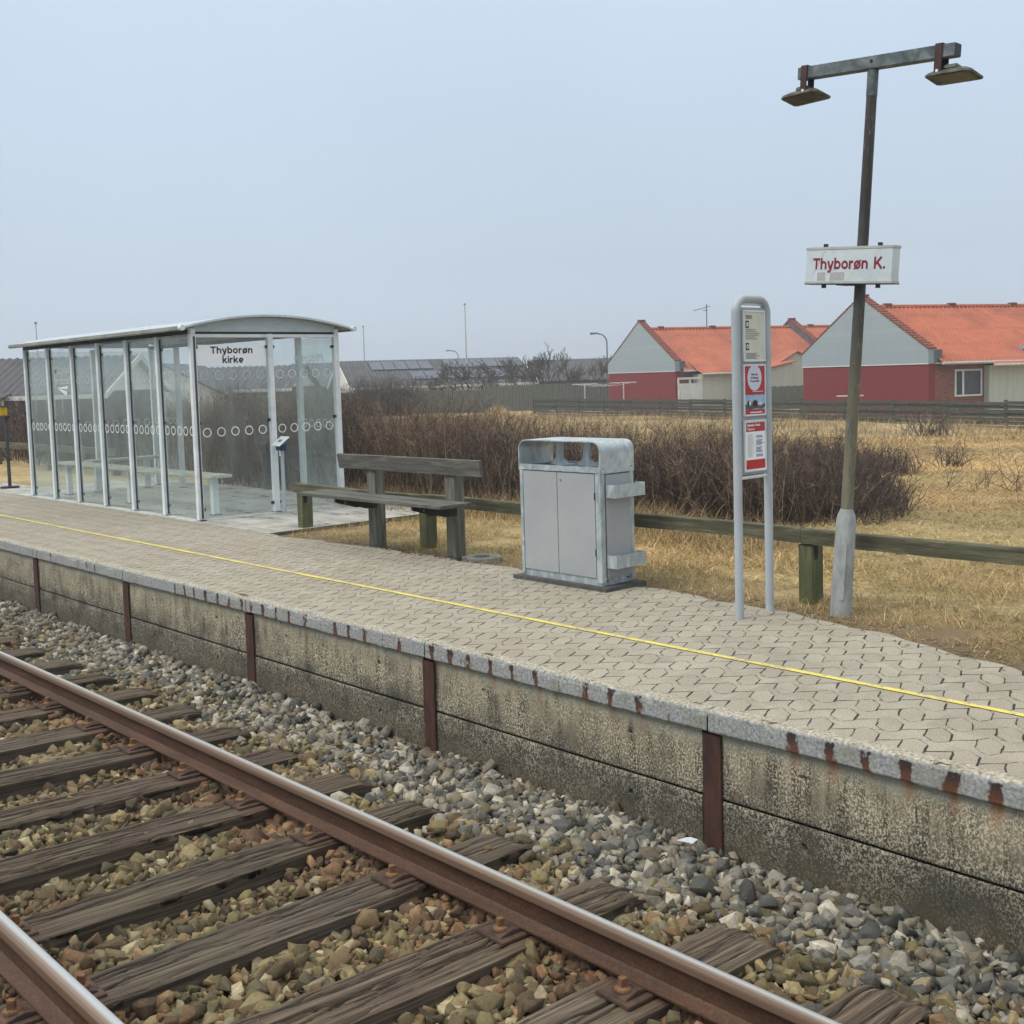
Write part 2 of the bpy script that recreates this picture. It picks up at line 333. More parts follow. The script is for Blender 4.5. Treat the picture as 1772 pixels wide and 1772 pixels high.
def m_glass():
    m = M('weathered_glass', .2)
    nt = m.nt; nt.nodes.remove(m.b)
    tr = m.n('ShaderNodeBsdfTransparent'); tr.inputs[0].default_value = (.955, .98, .975, 1)
    gl = m.n('ShaderNodeBsdfGlossy'); gl.inputs['Roughness'].default_value = .03; gl.inputs[0].default_value = (.95, 1, 1, 1)
    df = m.n('ShaderNodeBsdfDiffuse'); df.inputs[0].default_value = lin(222, 232, 232)
    tl = m.n('ShaderNodeBsdfTranslucent'); tl.inputs[0].default_value = lin(222, 232, 232)
    film = m.n('ShaderNodeMixShader'); film.inputs[0].default_value = .45; m.link(df.outputs[0], film.inputs[1]); m.link(tl.outputs[0], film.inputs[2])
    z = m.xyz()[2]; n = m.noise(5, 6, .65, m.vec((1, 1, .5))); run = m.noise(30, 5, .7, m.vec((1, 1, .06))); dot = m.noise(140, 3)
    f = m.math('ADD', m.mr(z, 1.0, 2.0, .05, .13), m.mr(z, .6, 0, 0, .07))
    f = m.math('ADD', f, m.math('MULTIPLY', m.mr(n, .38, .7, 0, .10), m.mr(run, .3, .7, .3, 1)))
    f = m.math('ADD', f, m.mr(dot, .62, .75, 0, .08))
    a = m.n('ShaderNodeMixShader'); m.link(f, a.inputs[0]); m.link(tr.outputs[0], a.inputs[1]); m.link(film.outputs[0], a.inputs[2])
    fr = m.n('ShaderNodeFresnel'); fr.inputs[0].default_value = 1.5
    b = m.n('ShaderNodeMixShader'); gq = m.n('ShaderNodeNewGeometry'); m.link(m.math('MULTIPLY', fr.outputs[0], m.math('SUBTRACT', .95, m.math('MULTIPLY', gq.outputs['Backfacing'], .95))), b.inputs[0]); m.link(a.outputs[0], b.inputs[1]); m.link(gl.outputs[0], b.inputs[2])
    m.link(b.outputs[0], nt.nodes['Material Output'].inputs[0]); return m.m
MAT['glass'] = m_glass()
def m_brick():
    m = M('brick', .9)
    br = m.n('ShaderNodeTexBrick'); m.link(m.vec((1, 1, 1), (PI/2, 0, 0)), br.inputs['Vector'])
    br.inputs['Scale'].default_value = 1; br.inputs['Brick Width'].default_value = .24; br.inputs['Row Height'].default_value = .075
    br.inputs['Mortar Size'].default_value = .007; br.inputs['Color1'].default_value = lin(136, 76, 60); br.inputs['Color2'].default_value = lin(108, 58, 48); br.inputs['Mortar'].default_value = lin(142, 124, 110)
    m.color(br.outputs['Color']); return m.m
MAT['brick'] = m_brick()
def m_roof(name, a, b, d):
    m = M(name, .8)
    n = m.noise(3, 5, .6, m.vec((1, 1, 1))); n2 = m.noise(.7, 3)
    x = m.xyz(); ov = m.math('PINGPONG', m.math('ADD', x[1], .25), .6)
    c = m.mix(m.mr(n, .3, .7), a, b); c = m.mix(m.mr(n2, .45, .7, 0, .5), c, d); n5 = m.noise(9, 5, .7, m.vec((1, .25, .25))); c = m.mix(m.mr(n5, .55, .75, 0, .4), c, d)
    c = m.mix(m.mr(ov, 0, .035, .75, 0), c, d); gr = m.math('SINE', m.math('MULTIPLY', x[0], 2*PI/.22)); c = m.mix(m.mr(gr, -1, -.3, .45, 0), c, d); m.color(c); return m.m  # grime in the grooves, painted in for shading the soft light lacks
def m_painted_brick(name, a, b_, j):
    m = M(name, .85)
    br = m.n('ShaderNodeTexBrick'); m.link(m.vec((1, 1, 1), (PI/2, 0, PI/2)), br.inputs['Vector'])
    br.inputs['Scale'].default_value = 1; br.inputs['Brick Width'].default_value = .25; br.inputs['Row Height'].default_value = .08
    br.inputs['Mortar Size'].default_value = .010; br.inputs['Color1'].default_value = a; br.inputs['Color2'].default_value = b_; br.inputs['Mortar'].default_value = j
    n = m.noise(.9, 6, .7); st = m.noise(2.5, 5, .7, m.vec((1, 2.5, .3)))
    c = m.mix(m.mr(n, .45, .7, 0, .35), br.outputs['Color'], j); c = m.mix(m.mr(st, .55, .72, 0, .35), c, tuple(q*.7 for q in b_[:3])+(1,)); m.color(c); return m.m
MAT['house_grey'] = m_painted_brick('blue_grey_brick', lin(154, 168, 175), lin(147, 161, 169), lin(141, 155, 163))
MAT['house_red'] = m_painted_brick('red_brick', lin(134, 50, 50), lin(126, 45, 47), lin(118, 42, 44))
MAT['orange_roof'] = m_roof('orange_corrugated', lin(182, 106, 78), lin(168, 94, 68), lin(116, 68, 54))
MAT['grey_roof'] = m_roof('grey_corrugated', lin(88, 88, 92), lin(76, 76, 80), lin(56, 56, 60))
def m_attr(name, rough=.9, trans=0., rand_bump=True):
    m = M(name, rough); c = m.attr('tint')
    if rand_bump:
        n = m.noise(55, 6, .7); n3 = m.noise(24, 3, .6); n4 = m.noise(210, 3, .7)
        c = m.mix(1., c, m.ramp(n, [(.28, .45), (.45, .88), (.6, 1.05), (.74, 1.55)]), 'MULTIPLY')
        c = m.mix(m.mr(n3, .5, .7, 0, .4), c, lin(104, 92, 66)); c = m.mix(m.mr(n4, .62, .72, 0, .35), c, lin(196, 190, 172))
        m.bump(m.mix(.5, n, n4), .7, .006)
    m.color(c); return m.m
MAT['stone'] = m_attr('crushed_stone', .85)
MAT['blade'] = m_attr('dry_grass', .85, 0, False)
MAT['stem'] = m_attr('rose_stems', .9, 0, False)
def m_ground():
    m = M('field_soil', 1.)
    n = m.noise(.6, 6, .65); f = m.noise(14, 6, .7, m.vec((1, 1, 1))); g = m.noise(60, 4, .7)
    c = m.ramp(n, [(.3, lin(154, 135, 96)), (.5, lin(184, 162, 117)), (.7, lin(204, 183, 138))])
    c = m.mix(m.mr(f, .4, .62, 0, .6), c, lin(98, 84, 54)); c = m.mix(m.mr(g, .55, .7, 0, .5), c, lin(176, 154, 106))
    pt = m.noise(.28, 5, .7); c = m.mix(m.mr(pt, .5, .66, 0, .55), c, lin(126, 118, 82)); pt2 = m.noise(1.3, 6, .7, m.vec((1, 1.8, 1))); c = m.mix(m.mr(pt2, .52, .66, 0, .6), c, lin(112, 90, 62)); c = m.mix(m.mr(pt2, .3, .42, .5, 0), c, lin(206, 184, 136))
    y = m.xyz()[1]
    near = m.mr(m.math('ADD', y, m.math('MULTIPLY', m.math('SUBTRACT', f, .5), .8)), 6.5, 6.1)
    c = m.mix(m.math('MULTIPLY', near, .85), c, m.mix(g, lin(82, 66, 48), lin(126, 108, 82)))
    m.color(c); m.bump(m.mix(.5, f, g), .8, .03); return m.m
MAT['ground'] = m_ground()
MAT['bed'] = simple('ballast_bed', lin(46, 38, 30), lin(30, 26, 22), 30, 1., bump=.8, bd=.02)
def m_line():
    m = M('yellow_line', .75); n = m.noise(34, 5, .75); n2 = m.noise(5, 4, .7); c = m.mix(m.mr(n2, .4, .65), lin(222, 206, 96), lin(196, 184, 104))
    c = m.mix(m.mr(m.math('ADD', n, m.math('MULTIPLY', m.math('SUBTRACT', n2, .5), .5)), .54, .62, 0, .9), c, lin(150, 144, 122)); m.color(c); return m.m
MAT['line'] = m_line()

# ------------------------------------------------------------------ mesh helpers
class MB:
    def __init__(s): s.v = []; s.f = []; s.n = 0
    def add(s, v, f):
        v = np.asarray(v, float); s.v.append(v); s.f += [tuple(i+s.n for i in q) for q in f]; s.n += len(v); return s
    def box(s, x0, x1, y0, y1, z0, z1, rot=None, piv=None):
        v = np.array([(x, y, z) for x in (x0, x1) for y in (y0, y1) for z in (z0, z1)])
        if rot is not None:
            p = np.array(piv if piv is not None else v.mean(0)); v = (v-p) @ np.array(rot).T + p
        return s.add(v, [(0, 1, 3, 2), (4, 6, 7, 5), (0, 4, 5, 1), (2, 3, 7, 6), (0, 2, 6, 4), (1, 5, 7, 3)])
    def tube(s, pts, rad, n=10, caps=True):
        pts = [np.array(p, float) for p in pts]; k = len(pts)
        rad = [rad]*k if isinstance(rad, (int, float)) else rad
        V = []; ref = None
        for i, p in enumerate(pts):
            t = pts[min(i+1, k-1)]-pts[max(i-1, 0)]; t /= (np.linalg.norm(t)+1e-12)
            if ref is None: ref = np.array([0, 0, 1.]) if abs(t[2]) < .9 else np.array([1., 0, 0])
            a = np.cross(t, ref); a /= (np.linalg.norm(a)+1e-12); b = np.cross(t, a); ref = -np.cross(t, a) if False else ref
            for j in range(n):
                q = 2*PI*j/n; V.append(p+rad[i]*(math.cos(q)*a+math.sin(q)*b))
        Fc = [(i*n+j, i*n+(j+1) % n, (i+1)*n+(j+1) % n, (i+1)*n+j) for i in range(k-1) for j in range(n)]
        if caps: Fc += [tuple(range(n))[::-1], tuple((k-1)*n+j for j in range(n))]
        return s.add(V, Fc)
    def prism(s, poly, o, ux, uy, ext):
        """extrude a 2-D polygon: o + a*ux + b*uy, by vector ext"""
        o, ux, uy, ext = map(lambda q: np.array(q, float), (o, ux, uy, ext)); n = len(poly)
        base = [o+a*ux+b*uy for a, b in poly]
        return s.add(base+[p+ext for p in base], [tuple(range(n))[::-1], tuple(range(n, 2*n))]+[(i, (i+1) % n, n+(i+1) % n, n+i) for i in range(n)])
    def quad(s, a, b, c, d): return s.add([a, b, c, d], [(0, 1, 2, 3)])
    def ring(s, c, ux, uy, ro, ri, n=28, ext=(0, 0, 0)):
        c, ux, uy = map(lambda q: np.array(q, float), (c, ux, uy)); V = []
        for i in range(n):
            q = 2*PI*i/n; d = math.cos(q)*ux+math.sin(q)*uy; V += [c+ro*d, c+ri*d]
        return s.add(V, [(2*i, 2*((i+1) % n), 2*((i+1) % n)+1, 2*i+1) for i in range(n)])
    def build(s, name, mat, parent=None, local=False, smooth=False, bevel=0., seg=2):
        me = bpy.data.meshes.new(name); V = np.concatenate(s.v) if s.v else np.zeros((0, 3))
        if parent is not None and not local:
            V = V - np.array(world_loc(parent))
        me.from_pydata(V.tolist(), [], s.f); me.materials.append(mat if not isinstance(mat, str) else MAT[mat])
        bm = bmesh.new(); bm.from_mesh(me); bmesh.ops.recalc_face_normals(bm, faces=bm.faces)
        if bevel:
            try: bmesh.ops.bevel(bm, geom=[e for e in bm.edges if len(e.link_faces) == 2 and e.calc_face_angle(0) > .5], offset=bevel, segments=seg, affect='EDGES', clamp_overlap=True)
            except Exception: pass
        bm.to_mesh(me); bm.free()
        if smooth:
            for p in me.polygons: p.use_smooth = True
            try: me.set_sharp_from_angle(angle=math.radians(38))
            except Exception: pass
        o = bpy.data.objects.new(name, me); C.objects.link(o)
        if parent is not None: o.parent = parent
        return o
def world_loc(o):
    p = np.array(o.location)
    while o.parent is not None: o = o.parent; p = p+np.array(o.location)
    return p
def tag(o, label=None, cat=None, group=None, kind=None):
    if label: o['label'] = label
    if cat: o['category'] = cat
    if group: o['group'] = group
    if kind: o['kind'] = kind
    return o
def thing(name, label, cat, loc=(0, 0, 0), rz=0., group=None):
    o = bpy.data.objects.new(name, None); C.objects.link(o); o.location = loc; o.rotation_euler = (0, 0, rz); o.empty_display_size = .2
    return tag(o, label, cat, group)
def raw(name, V, faces_flat, loop_tot, mat, tint=None, attrs=None, parent=None, smooth=False):
    """fast mesh from numpy arrays; faces all with loop_tot corners"""
    me = bpy.data.meshes.new(name); nf = len(faces_flat)//loop_tot
    me.vertices.add(len(V)); me.vertices.foreach_set('co', np.ascontiguousarray(V, np.float32).ravel())
    me.loops.add(len(faces_flat)); me.loops.foreach_set('vertex_index', np.ascontiguousarray(faces_flat, np.int32))
    me.polygons.add(nf); me.polygons.foreach_set('loop_start', np.arange(0, nf*loop_tot, loop_tot, dtype=np.int32))
    try: me.polygons.foreach_set('loop_total', np.full(nf, loop_tot, np.int32))
    except Exception: pass
    if tint is not None:
        a = me.color_attributes.new('tint', 'FLOAT_COLOR', 'POINT'); q = np.ones((len(V), 4), np.float32); q[:, :3] = tint; a.data.foreach_set('color', q.ravel())
    me.update(calc_edges=True); me.validate()
    me.materials.append(MAT[mat] if isinstance(mat, str) else mat)
    if smooth: me.polygons.foreach_set('use_smooth', np.ones(nf, bool))
    o = bpy.data.objects.new(name, me); C.objects.link(o)
    if parent is not None: o.parent = parent
    return o
def fattr(o, name, vals):
    a = o.data.attributes.new(name, 'FLOAT', 'POINT'); a.data.foreach_set('value', np.asarray(vals, np.float32))
def text_mesh(name, body, size, mat, origin, ux, uy, parent, bold=.0, align='CENTER', lift=.002, sx=1., spacing=1.):
    """flat lettering as a mesh: origin = centre, ux/uy = reading direction and up"""
    cu = bpy.data.curves.new(name, 'FONT'); cu.body = body; cu.size = size; cu.align_x = align; cu.align_y = 'CENTER'; cu.offset = bold
    cu.space_line = spacing; cu.extrude = .0006
    t = bpy.data.objects.new(name, cu); C.objects.link(t); bpy.context.view_layer.update()
    me = bpy.data.meshes.new_from_object(t.evaluated_get(bpy.context.evaluated_depsgraph_get())); bpy.data.objects.remove(t); bpy.data.curves.remove(cu)
    n = len(me.vertices); co = np.zeros(n*3); me.vertices.foreach_get('co', co); co = co.reshape(-1, 3)
    ux, uy = np.array(ux, float), np.array(uy, float); nz = np.cross(ux, uy)
    V = np.array(origin)+co[:, :1]*sx*ux+co[:, 1:2]*uy+(co[:, 2:3]+lift)*nz
    if parent is not None: V = V-world_loc(parent)
    me.vertices.foreach_set('co', V.ravel()); me.materials.clear(); me.materials.append(MAT[mat]); me.name = name
    o = bpy.data.objects.new(name, me); C.objects.link(o)
    if parent is not None: o.parent = parent
    return o
def arcp(cx, cy, rx, ry, a0, a1, n=14): return [(cx+rx*math.cos(math.radians(q)), cy+ry*math.sin(math.radians(q))) for q in np.linspace(a0, a1, n)]
SW = .148; XH = .53; CAP = .72; h_ = SW/2
GL = {'T': (.58, [[(.0, CAP-h_), (.58, CAP-h_)], [(.29, 0), (.29, CAP-h_)]]),
 'h': (.50, [[(h_, 0), (h_, CAP)], [(h_, .30)]+arcp(.25, .30, .25-h_, XH-h_-.30, 170, 0)+[(.50-h_, 0)]]),
 'n': (.50, [[(h_, 0), (h_, XH)], [(h_, .30)]+arcp(.25, .30, .25-h_, XH-h_-.30, 170, 0)+[(.50-h_, 0)]]),
 'y': (.50, [[(h_*.7, XH), (.25, h_*.3)], [(.5-h_*.7, XH), (.27, -.06), (.20, -.14), (.05, -.145)]]),
 'b': (.53, [[(h_, 0), (h_, CAP)], arcp(.27, XH/2, .27-h_, XH/2-h_+.01, 0, 360, 26)]),
 'o': (.55, [arcp(.275, XH/2, .275-h_, XH/2-h_+.01, 0, 360, 26)]),
 'ø': (.55, [arcp(.275, XH/2, .275-h_, XH/2-h_+.01, 0, 360, 26), [(.03, -.03), (.52, XH+.03)]]),
 'r': (.34, [[(h_, 0), (h_, XH)], [(h_, .28)]+arcp(.26, .28, .26-h_, XH-h_-.28, 170, 75, 8)+[(.34, XH-h_)]]),
 'k': (.50, [[(h_, 0), (h_, CAP)], [(h_, .20), (.44, XH-.02)], [(.20, .30), (.46, .0)]]),
 'i': (.14, [[(h_, 0), (h_, XH)], [(h_, CAP-.12), (h_, CAP)]]),
 'e': (.52, [[(.08, XH/2-.005), (.46, XH/2-.005)], arcp(.26, XH/2, .26-h_, XH/2-h_+.01, 0, 318, 24)]),
 'K': (.64, [[(h_, 0), (h_, CAP)], [(h_, .24), (.56, CAP-.01)], [(.24, .40), (.60, .0)]]),
 '.': (.14, [[(h_, 0), (h_, SW)]]), ' ': (.24, [])}
def glyph_text(name, body, size, mat, origin, ux, uy, parent, sx=1., gap=.075, local=False):
    """sans lettering drawn as even strokes; origin = centre of the x-height"""
    ux, uy, o3 = np.array(ux, float), np.array(uy, float), np.array(origin, float); nz = np.cross(ux, uy); tot = sum(GL[c][0] for c in body)+gap*(len(body)-1); b = MB(); x = -tot/2; lift = .0004
    for ch in body:
        wd, strokes = GL[ch]
        for st in strokes:
            p = np.array(st, float); lift += .00003; closed = len(st) > 20 and np.allclose(st[0], st[-1], atol=1e-6)
            L_, R_ = [], []
            for i in range(len(p)):
                a = p[max(i-1, 0)]; c = p[min(i+1, len(p)-1)]
                if closed and i in (0, len(p)-1): a, c = p[-2], p[1]
                t = c-a; t /= np.linalg.norm(t)+1e-12; nn = np.array([-t[1], t[0]])*(SW/2*(.72 if ch == 'ø' and len(st) == 2 else 1)); L_.append(p[i]+nn); R_.append(p[i]-nn)
            V = [o3+((q[0]+x)*sx*ux+(q[1]-XH/2)*uy)*size+nz*lift for q in L_+R_]; n = len(p)
            b.add(V, [(i, i+1, n+i+1, n+i) for i in range(n-1)])
        x += wd+gap
    return b.build(name, mat, parent, local=local)
def rotY(a): c, s = math.cos(a), math.sin(a); return np.array([[c, 0, s], [0, 1, 0], [-s, 0, c]])
def rotX(a): c, s = math.cos(a), math.sin(a); return np.array([[1, 0, 0], [0, c, -s], [0, s, c]])
def rotZ(a): c, s = math.cos(a), math.sin(a); return np.array([[c, -s, 0], [s, c, 0], [0, 0, 1]])
def vnoise(x, y, seed=0):
    """cheap smooth value noise"""
    def h(i, j): 
        q = np.sin(i*127.1+j*311.7+seed*74.7)*43758.5453; return q-np.floor(q)
    xi, yi = np.floor(x), np.floor(y); fx, fy = x-xi, y-yi; fx = fx*fx*(3-2*fx); fy = fy*fy*(3-2*fy)
    return (h(xi, yi)*(1-fx)+h(xi+1, yi)*fx)*(1-fy)+(h(xi, yi+1)*(1-fx)+h(xi+1, yi+1)*fx)*fy
# level direction seen at photo column px, and a point `d` metres ahead of the camera along that column
R2 = np.array([math.cos(YAW), math.sin(YAW)]); F2 = np.array([-math.sin(YAW), math.cos(YAW)])
def far(px, d, z=0.):
    p = d*(F2+(px-886)/2000*R2); return np.array([p[0], p[1], z])
def hz(px): return 652-.0305*(px-886)
def zat(px, py, d): return H-(py-hz(px))*d/2000
def pix(P):
    P = np.asarray(P, float)-np.array([0, 0, H]); w_ = P@cF
    return 886+F*(P@cR)/w_, 810-F*(P@cU)/w_, w_
def in_view(P, m=160):
    x, y, w_ = pix(P); return (w_ > .2) & (x > -m) & (x < 1772+m) & (y > -m) & (y < 1772+m)

# ------------------------------------------------------------------ ground
def ground_z(x, y):
    x = np.asarray(x, float); y = np.asarray(y, float)
    t = np.clip((y-6.6)/4, 0, 1); z = -.03-.10*t
    t = np.clip((y-9)/16, 0, 1); z = z-.42*t*t*(3-2*t)
    t = np.clip((y-24)/20, 0, 1); z = z-.15*t
    z = z+(vnoise(x*.35, y*.35, 3)-.5)*.16*np.clip((y-8)/8, 0, 1)+(vnoise(x*1.3, y*1.3, 5)-.5)*.05*np.clip((y-6.3)/2, 0, 1)
    mx, my = far(860, 44)[:2]; q = ((x-mx)*R2[0]+(y-my)*R2[1]); p = ((x-mx)*F2[0]+(y-my)*F2[1])
    z = z+.55*np.exp(-(q/.55)**2-(p/2.5)**2)+.35*np.exp(-((q-1.2)/1.3)**2-(p/3)**2)
    return z
xs = np.concatenate([np.linspace(-900, -110, 22), np.linspace(-100, 22, 330), np.linspace(30, 500, 16)])
ys = np.concatenate([np.linspace(4.9, 12, 46), np.linspace(12.2, 70, 230), np.linspace(74, 900, 40)])
X, Y = np.meshgrid(xs, ys, indexing='ij'); Z = ground_z(X, Y)
nx, ny = X.shape; V = np.stack([X, Y, Z], -1).reshape(-1, 3)
I, J = np.meshgrid(np.arange(nx-1), np.arange(ny-1), indexing='ij'); a = (I*ny+J).ravel()
g = raw('ground', V, np.stack([a, a+ny, a+ny+1, a+1], -1).ravel(), 4, 'ground', smooth=True); g['kind'] = 'structure'
b = MB(); b.quad((-900, -400, -.80), (500, -400, -.80), (500, 5.0, -.80), (-900, 5.0, -.80)); o = b.build('track_bed', 'bed'); o['kind'] = 'structure'

# ------------------------------------------------------------------ platform
PE = 3.945
def back_edge(x):
    return 5.93+.03*math.sin(x*2.1)+.05*math.sin(x*.9+1)+.022*math.sin(x*7.3)+.014*math.sin(x*17.1+1)-(max(0, x+3.9)**1.35)*.27
bm_ = MB(); N = 900; xx = np.linspace(-60, 8, N)
V = []; Fq = []
for i, x in enumerate(xx): V += [(x, PE+.055, 0), (x, 4.74, 0), (x, back_edge(x) if x > -10.3 else 5.86, 0)]
for i in range(N-1):
    for k in (0, 1): Fq.append((3*i+k, 3*i+3+k, 3*i+4+k, 3*i+1+k))
bm_.add(V, Fq); o = bm_.build('platform_paving', 'paver'); o['kind'] = 'structure'
b = MB(); yl = [(x, 4.745+.004*math.sin(x*1.7)) for x in np.linspace(-60, 8, 260)]
b.add([(x, y-.020-.002*math.sin(x*9), .004) for x, y in yl]+[(x, y+.020, .004) for x, y in yl], [(i, i+1, 261+i, 260+i) for i in range(259)])
o = b.build('platform_line', 'line'); o['kind'] = 'structure'
b = MB(); b.box(-17.9, -10.0, 5.862, 8.35, -.25, .004); o = b.build('shelter_paving', 'slab'); o['kind'] = 'structure'
b = MB(); b.box(-60, -17.92, 5.862, 6.6, -.2, -.012); o = b.build('footpath', 'slab'); o['kind'] = 'structure'

# platform retaining wall
pw = thing('platform_wall', 'weathered concrete platform wall with rusty steel uprights along the track', 'wall', (-3.1, PE, 0))
RUST = [-10.99, -10.65, -10.01, -9.83, -9.66, -8.17, -8.01, -7.86, -7.68, -7.5, -7.34, -7.16, -7.03, -6.87, -6.7, -6.54, -6.35, -6.17, -6.0, -5.85, -5.68, -5.5, -5.34, -5.03, -4.87, -4.72, -4.54, -4.37, -4.19, -4.02, -3.84, -3.68, -3.5, -3.32, -2.67, -2.49, -2.33, -2.16, -1.98, -1.82, -1.62, -1.45]
RS = {x: (random.uniform(.015, .026) if x < -3.1 else .029, random.uniform(.75, 1)) for x in RUST}
for x in (-6.17, -5.5, -4.02, -3.32): RS[x] = (.007, .6)
def rust_at(x, z, face=True):
    r = np.zeros_like(x)
    for c, (wd, am) in RS.items():
        wob = .004*np.sin(z*31+c*7)+.006*(vnoise(z*60, x*0+c, 3)-.5)
        r = np.maximum(r, am*np.clip(1.5-np.abs(x-c+wob)/wd/(1.0-.25*np.sin(z*40+c*9)), 0, 1)*np.clip((-z-.004)/.012, 0, 1))
    return r
bays = [(-3.1+2*k) for k in range(-9, 3)]
for bi, x0 in enumerate(bays):
    x1 = x0+2
    dens = .008 if x0 > -10 else .03
    # coping stone: grid over front face and top, chamfered and slightly chipped
    nxx = int(1.985/dens); u = np.linspace(x0+.004, x1-.004, nxx)
    prof = [(PE+.03, -.100), (PE, -.094)]+[(PE, -.094+.0083*k) for k in range(1, 11)]+[(PE+.004, -.005), (PE+.012, .001)]+[(PE+.012+.012*k, .002) for k in range(1, 6)]+[(PE+.11, -.02)]
    prof = np.array(prof); npf = len(prof)
    Xg = np.repeat(u[:, None], npf, 1); Yg = np.repeat(prof[None, :, 0], nxx, 0).copy(); Zg = np.repeat(prof[None, :, 1], nxx, 0).copy()
    chip = np.clip(vnoise(Xg*9, Zg*9+bi, 4)-.62, 0, 1)*.03; edge = ((prof[:, 1] > -.02) & (prof[:, 0] < PE+.02))[None, :]
    Yg += chip*edge; Zg -= chip*edge*.5; low = (np.arange(npf) <= 1)[None, :]; Zg += low*(vnoise(Xg*14, Xg*0, 8)-.5)*.008; Zg += (vnoise(Xg*.9, Xg*0, 2)-.5)*.006
    ii, jj = np.meshgrid(np.arange(nxx-1), np.arange(npf-1), indexing='ij'); a = (ii*npf+jj).ravel()
    V = np.stack([Xg, Yg, Zg], -1).reshape(-1, 3)
    rr = rust_at(V[:, 0], V[:, 2])*np.clip((PE+.03-V[:, 1])/.02, 0, 1)
    streak = np.clip(vnoise(V[:, 0]*5+3, V[:, 1]*38, 6)-.80, 0, 1)*6*(V[:, 2] > -.004)
    o = raw('coping_stone', V-world_loc(pw), np.stack([a, a+npf, a+npf+1, a+1], -1).ravel(), 4, 'coping', parent=pw, smooth=False)
    fattr(o, 'rust', np.clip(rr+streak*.8, 0, 1))
    b = MB(); b.box(x0+.004, x0+.008, PE+.006, PE+.1, -.092, -.004); b.box(x1-.008, x1-.004, PE+.006, PE+.1, -.092, -.004)
    for (z0, z1, wn_) in ((-.397, -.100, 'upper'), (-.80, -.403, 'lower')):
        nx2, nz2 = (240, 44) if x0 > -10 else (40, 10)
        u = np.linspace(x0+.052, x1-.052, nx2); zz = np.linspace(z0, z1, nz2); A, B = np.meshgrid(u, zz, indexing='ij')
        Yw = PE+.028+(vnoise(A*3, B*3, 9)-.5)*.006+(wn_ == 'lower')*-.005+np.where((B > z1-.003) | (B < z0+.003), .006, 0)
        # small cast-in lifting holes
        for hx in (x0+.47, x0+1.52):
            hzz = -.205 if wn_ == 'upper' else -.495
            Yw = np.where((A-hx)**2+(B-hzz)**2 < .011**2, Yw+.03, Yw)
        ii, jj = np.meshgrid(np.arange(nx2-1), np.arange(nz2-1), indexing='ij'); a = (ii*nz2+jj).ravel()
        V = np.stack([A, Yw, B], -1).reshape(-1, 3)
        o = raw('wall_panel', V-world_loc(pw)+np.array([0, 0, 0]), np.stack([a, a+nz2, a+nz2+1, a+1], -1).ravel(), 4, 'wall', parent=pw)
        r = np.zeros(len(V))
        if wn_ == 'upper':
            for c, (wd, am) in RS.items():
                if wd > .015: r = np.maximum(r, am*1.1*np.clip(1.1-np.abs(V[:, 0]-c-.004*np.sin(V[:, 2]*50))/(wd*1.25), 0, 1)*np.clip((V[:, 2]+.10+.11*am)/.10, 0, 1)*(vnoise(V[:, 0]*120, V[:, 2]*9, 3)*.7+.4))
        fattr(o, 'rust', np.clip(r, 0, 1))
    # backing so that no light comes through the joints
b = MB(); b.box(-22, 3, PE+.07, PE+.30, -.8, -.045); b.build('backing', 'dark', pw)
for k in range(-9, 3):
    x = -3.1+2*k+.01; b = MB()
    lean = .004*math.sin(k*3.1)
    b.box(x-.051, x+.051, PE+.012, PE+.026, -.82, -.112); b.build('steel_upright', 'rust_post', pw, bevel=.002)

# ------------------------------------------------------------------ track (canted about 1.9 degrees)
RY1, RZ1, CANT = 1.262, -.337, math.atan(.0485/1.5)
MID = np.array([0, RY1+.75, RZ1-.0243])
def trk(y, z):      # y across from the centre line, z above rail top, in the canted plane
    c, s = math.cos(-CANT), math.sin(-CANT); return MID[1]+y*c-z*s, MID[2]+y*s+z*c
prof = [(-.0285, -.030), (-.0295, -.010), (-.026, -.0035), (-.019, -.0008), (-.007, 0), (.007, 0), (.019, -.0008), (.026, -.0035), (.0295, -.010), (.0285, -.030), (.014, -.040), (.008, -.050), (.0065, -.078), (.009, -.104), (.018, -.113), (.052, -.124), (.052, -.131), (-.052, -.131), (-.052, -.124), (-.018, -.113), (-.009, -.104), (-.0065, -.078), (-.008, -.050), (-.014, -.040)]
def make_rail(yc, label):
    n = len(prof); L = np.linspace(-70, 8, 400); V = []; sh = []
    for i, x in enumerate(L):
        for (py, pz) in prof: V.append((x, py, pz)); sh.append({-.007: .2, .007: .85, .019: 1., .026: .3}.get(py, 0.) if pz > -.005 else 0.)
    a = []
    for i in range(len(L)-1):
        for j in range(n): a += [i*n+j, i*n+(j+1) % n, (i+1)*n+(j+1) % n, (i+1)*n+j]
    o = raw('rail', np.array(V), np.array(a), 4, 'rail', smooth=True)
    try: o.data.set_sharp_from_angle(angle=math.radians(35))
    except Exception: pass
    fattr(o, 'shine', sh)
    y, z = trk(yc, 0); o.location = (0, y, z); o.rotation_euler = (-CANT, 0, 0)
    tag(o, label, 'rail', 'rails of the track'); return o
make_rail(.75, 'rusty steel rail nearer the platform with a worn shiny top')
make_rail(-.75, 'rusty steel rail farther from the platform, cutting the lower left corner')
SX0, SSP = -7.944, .6098
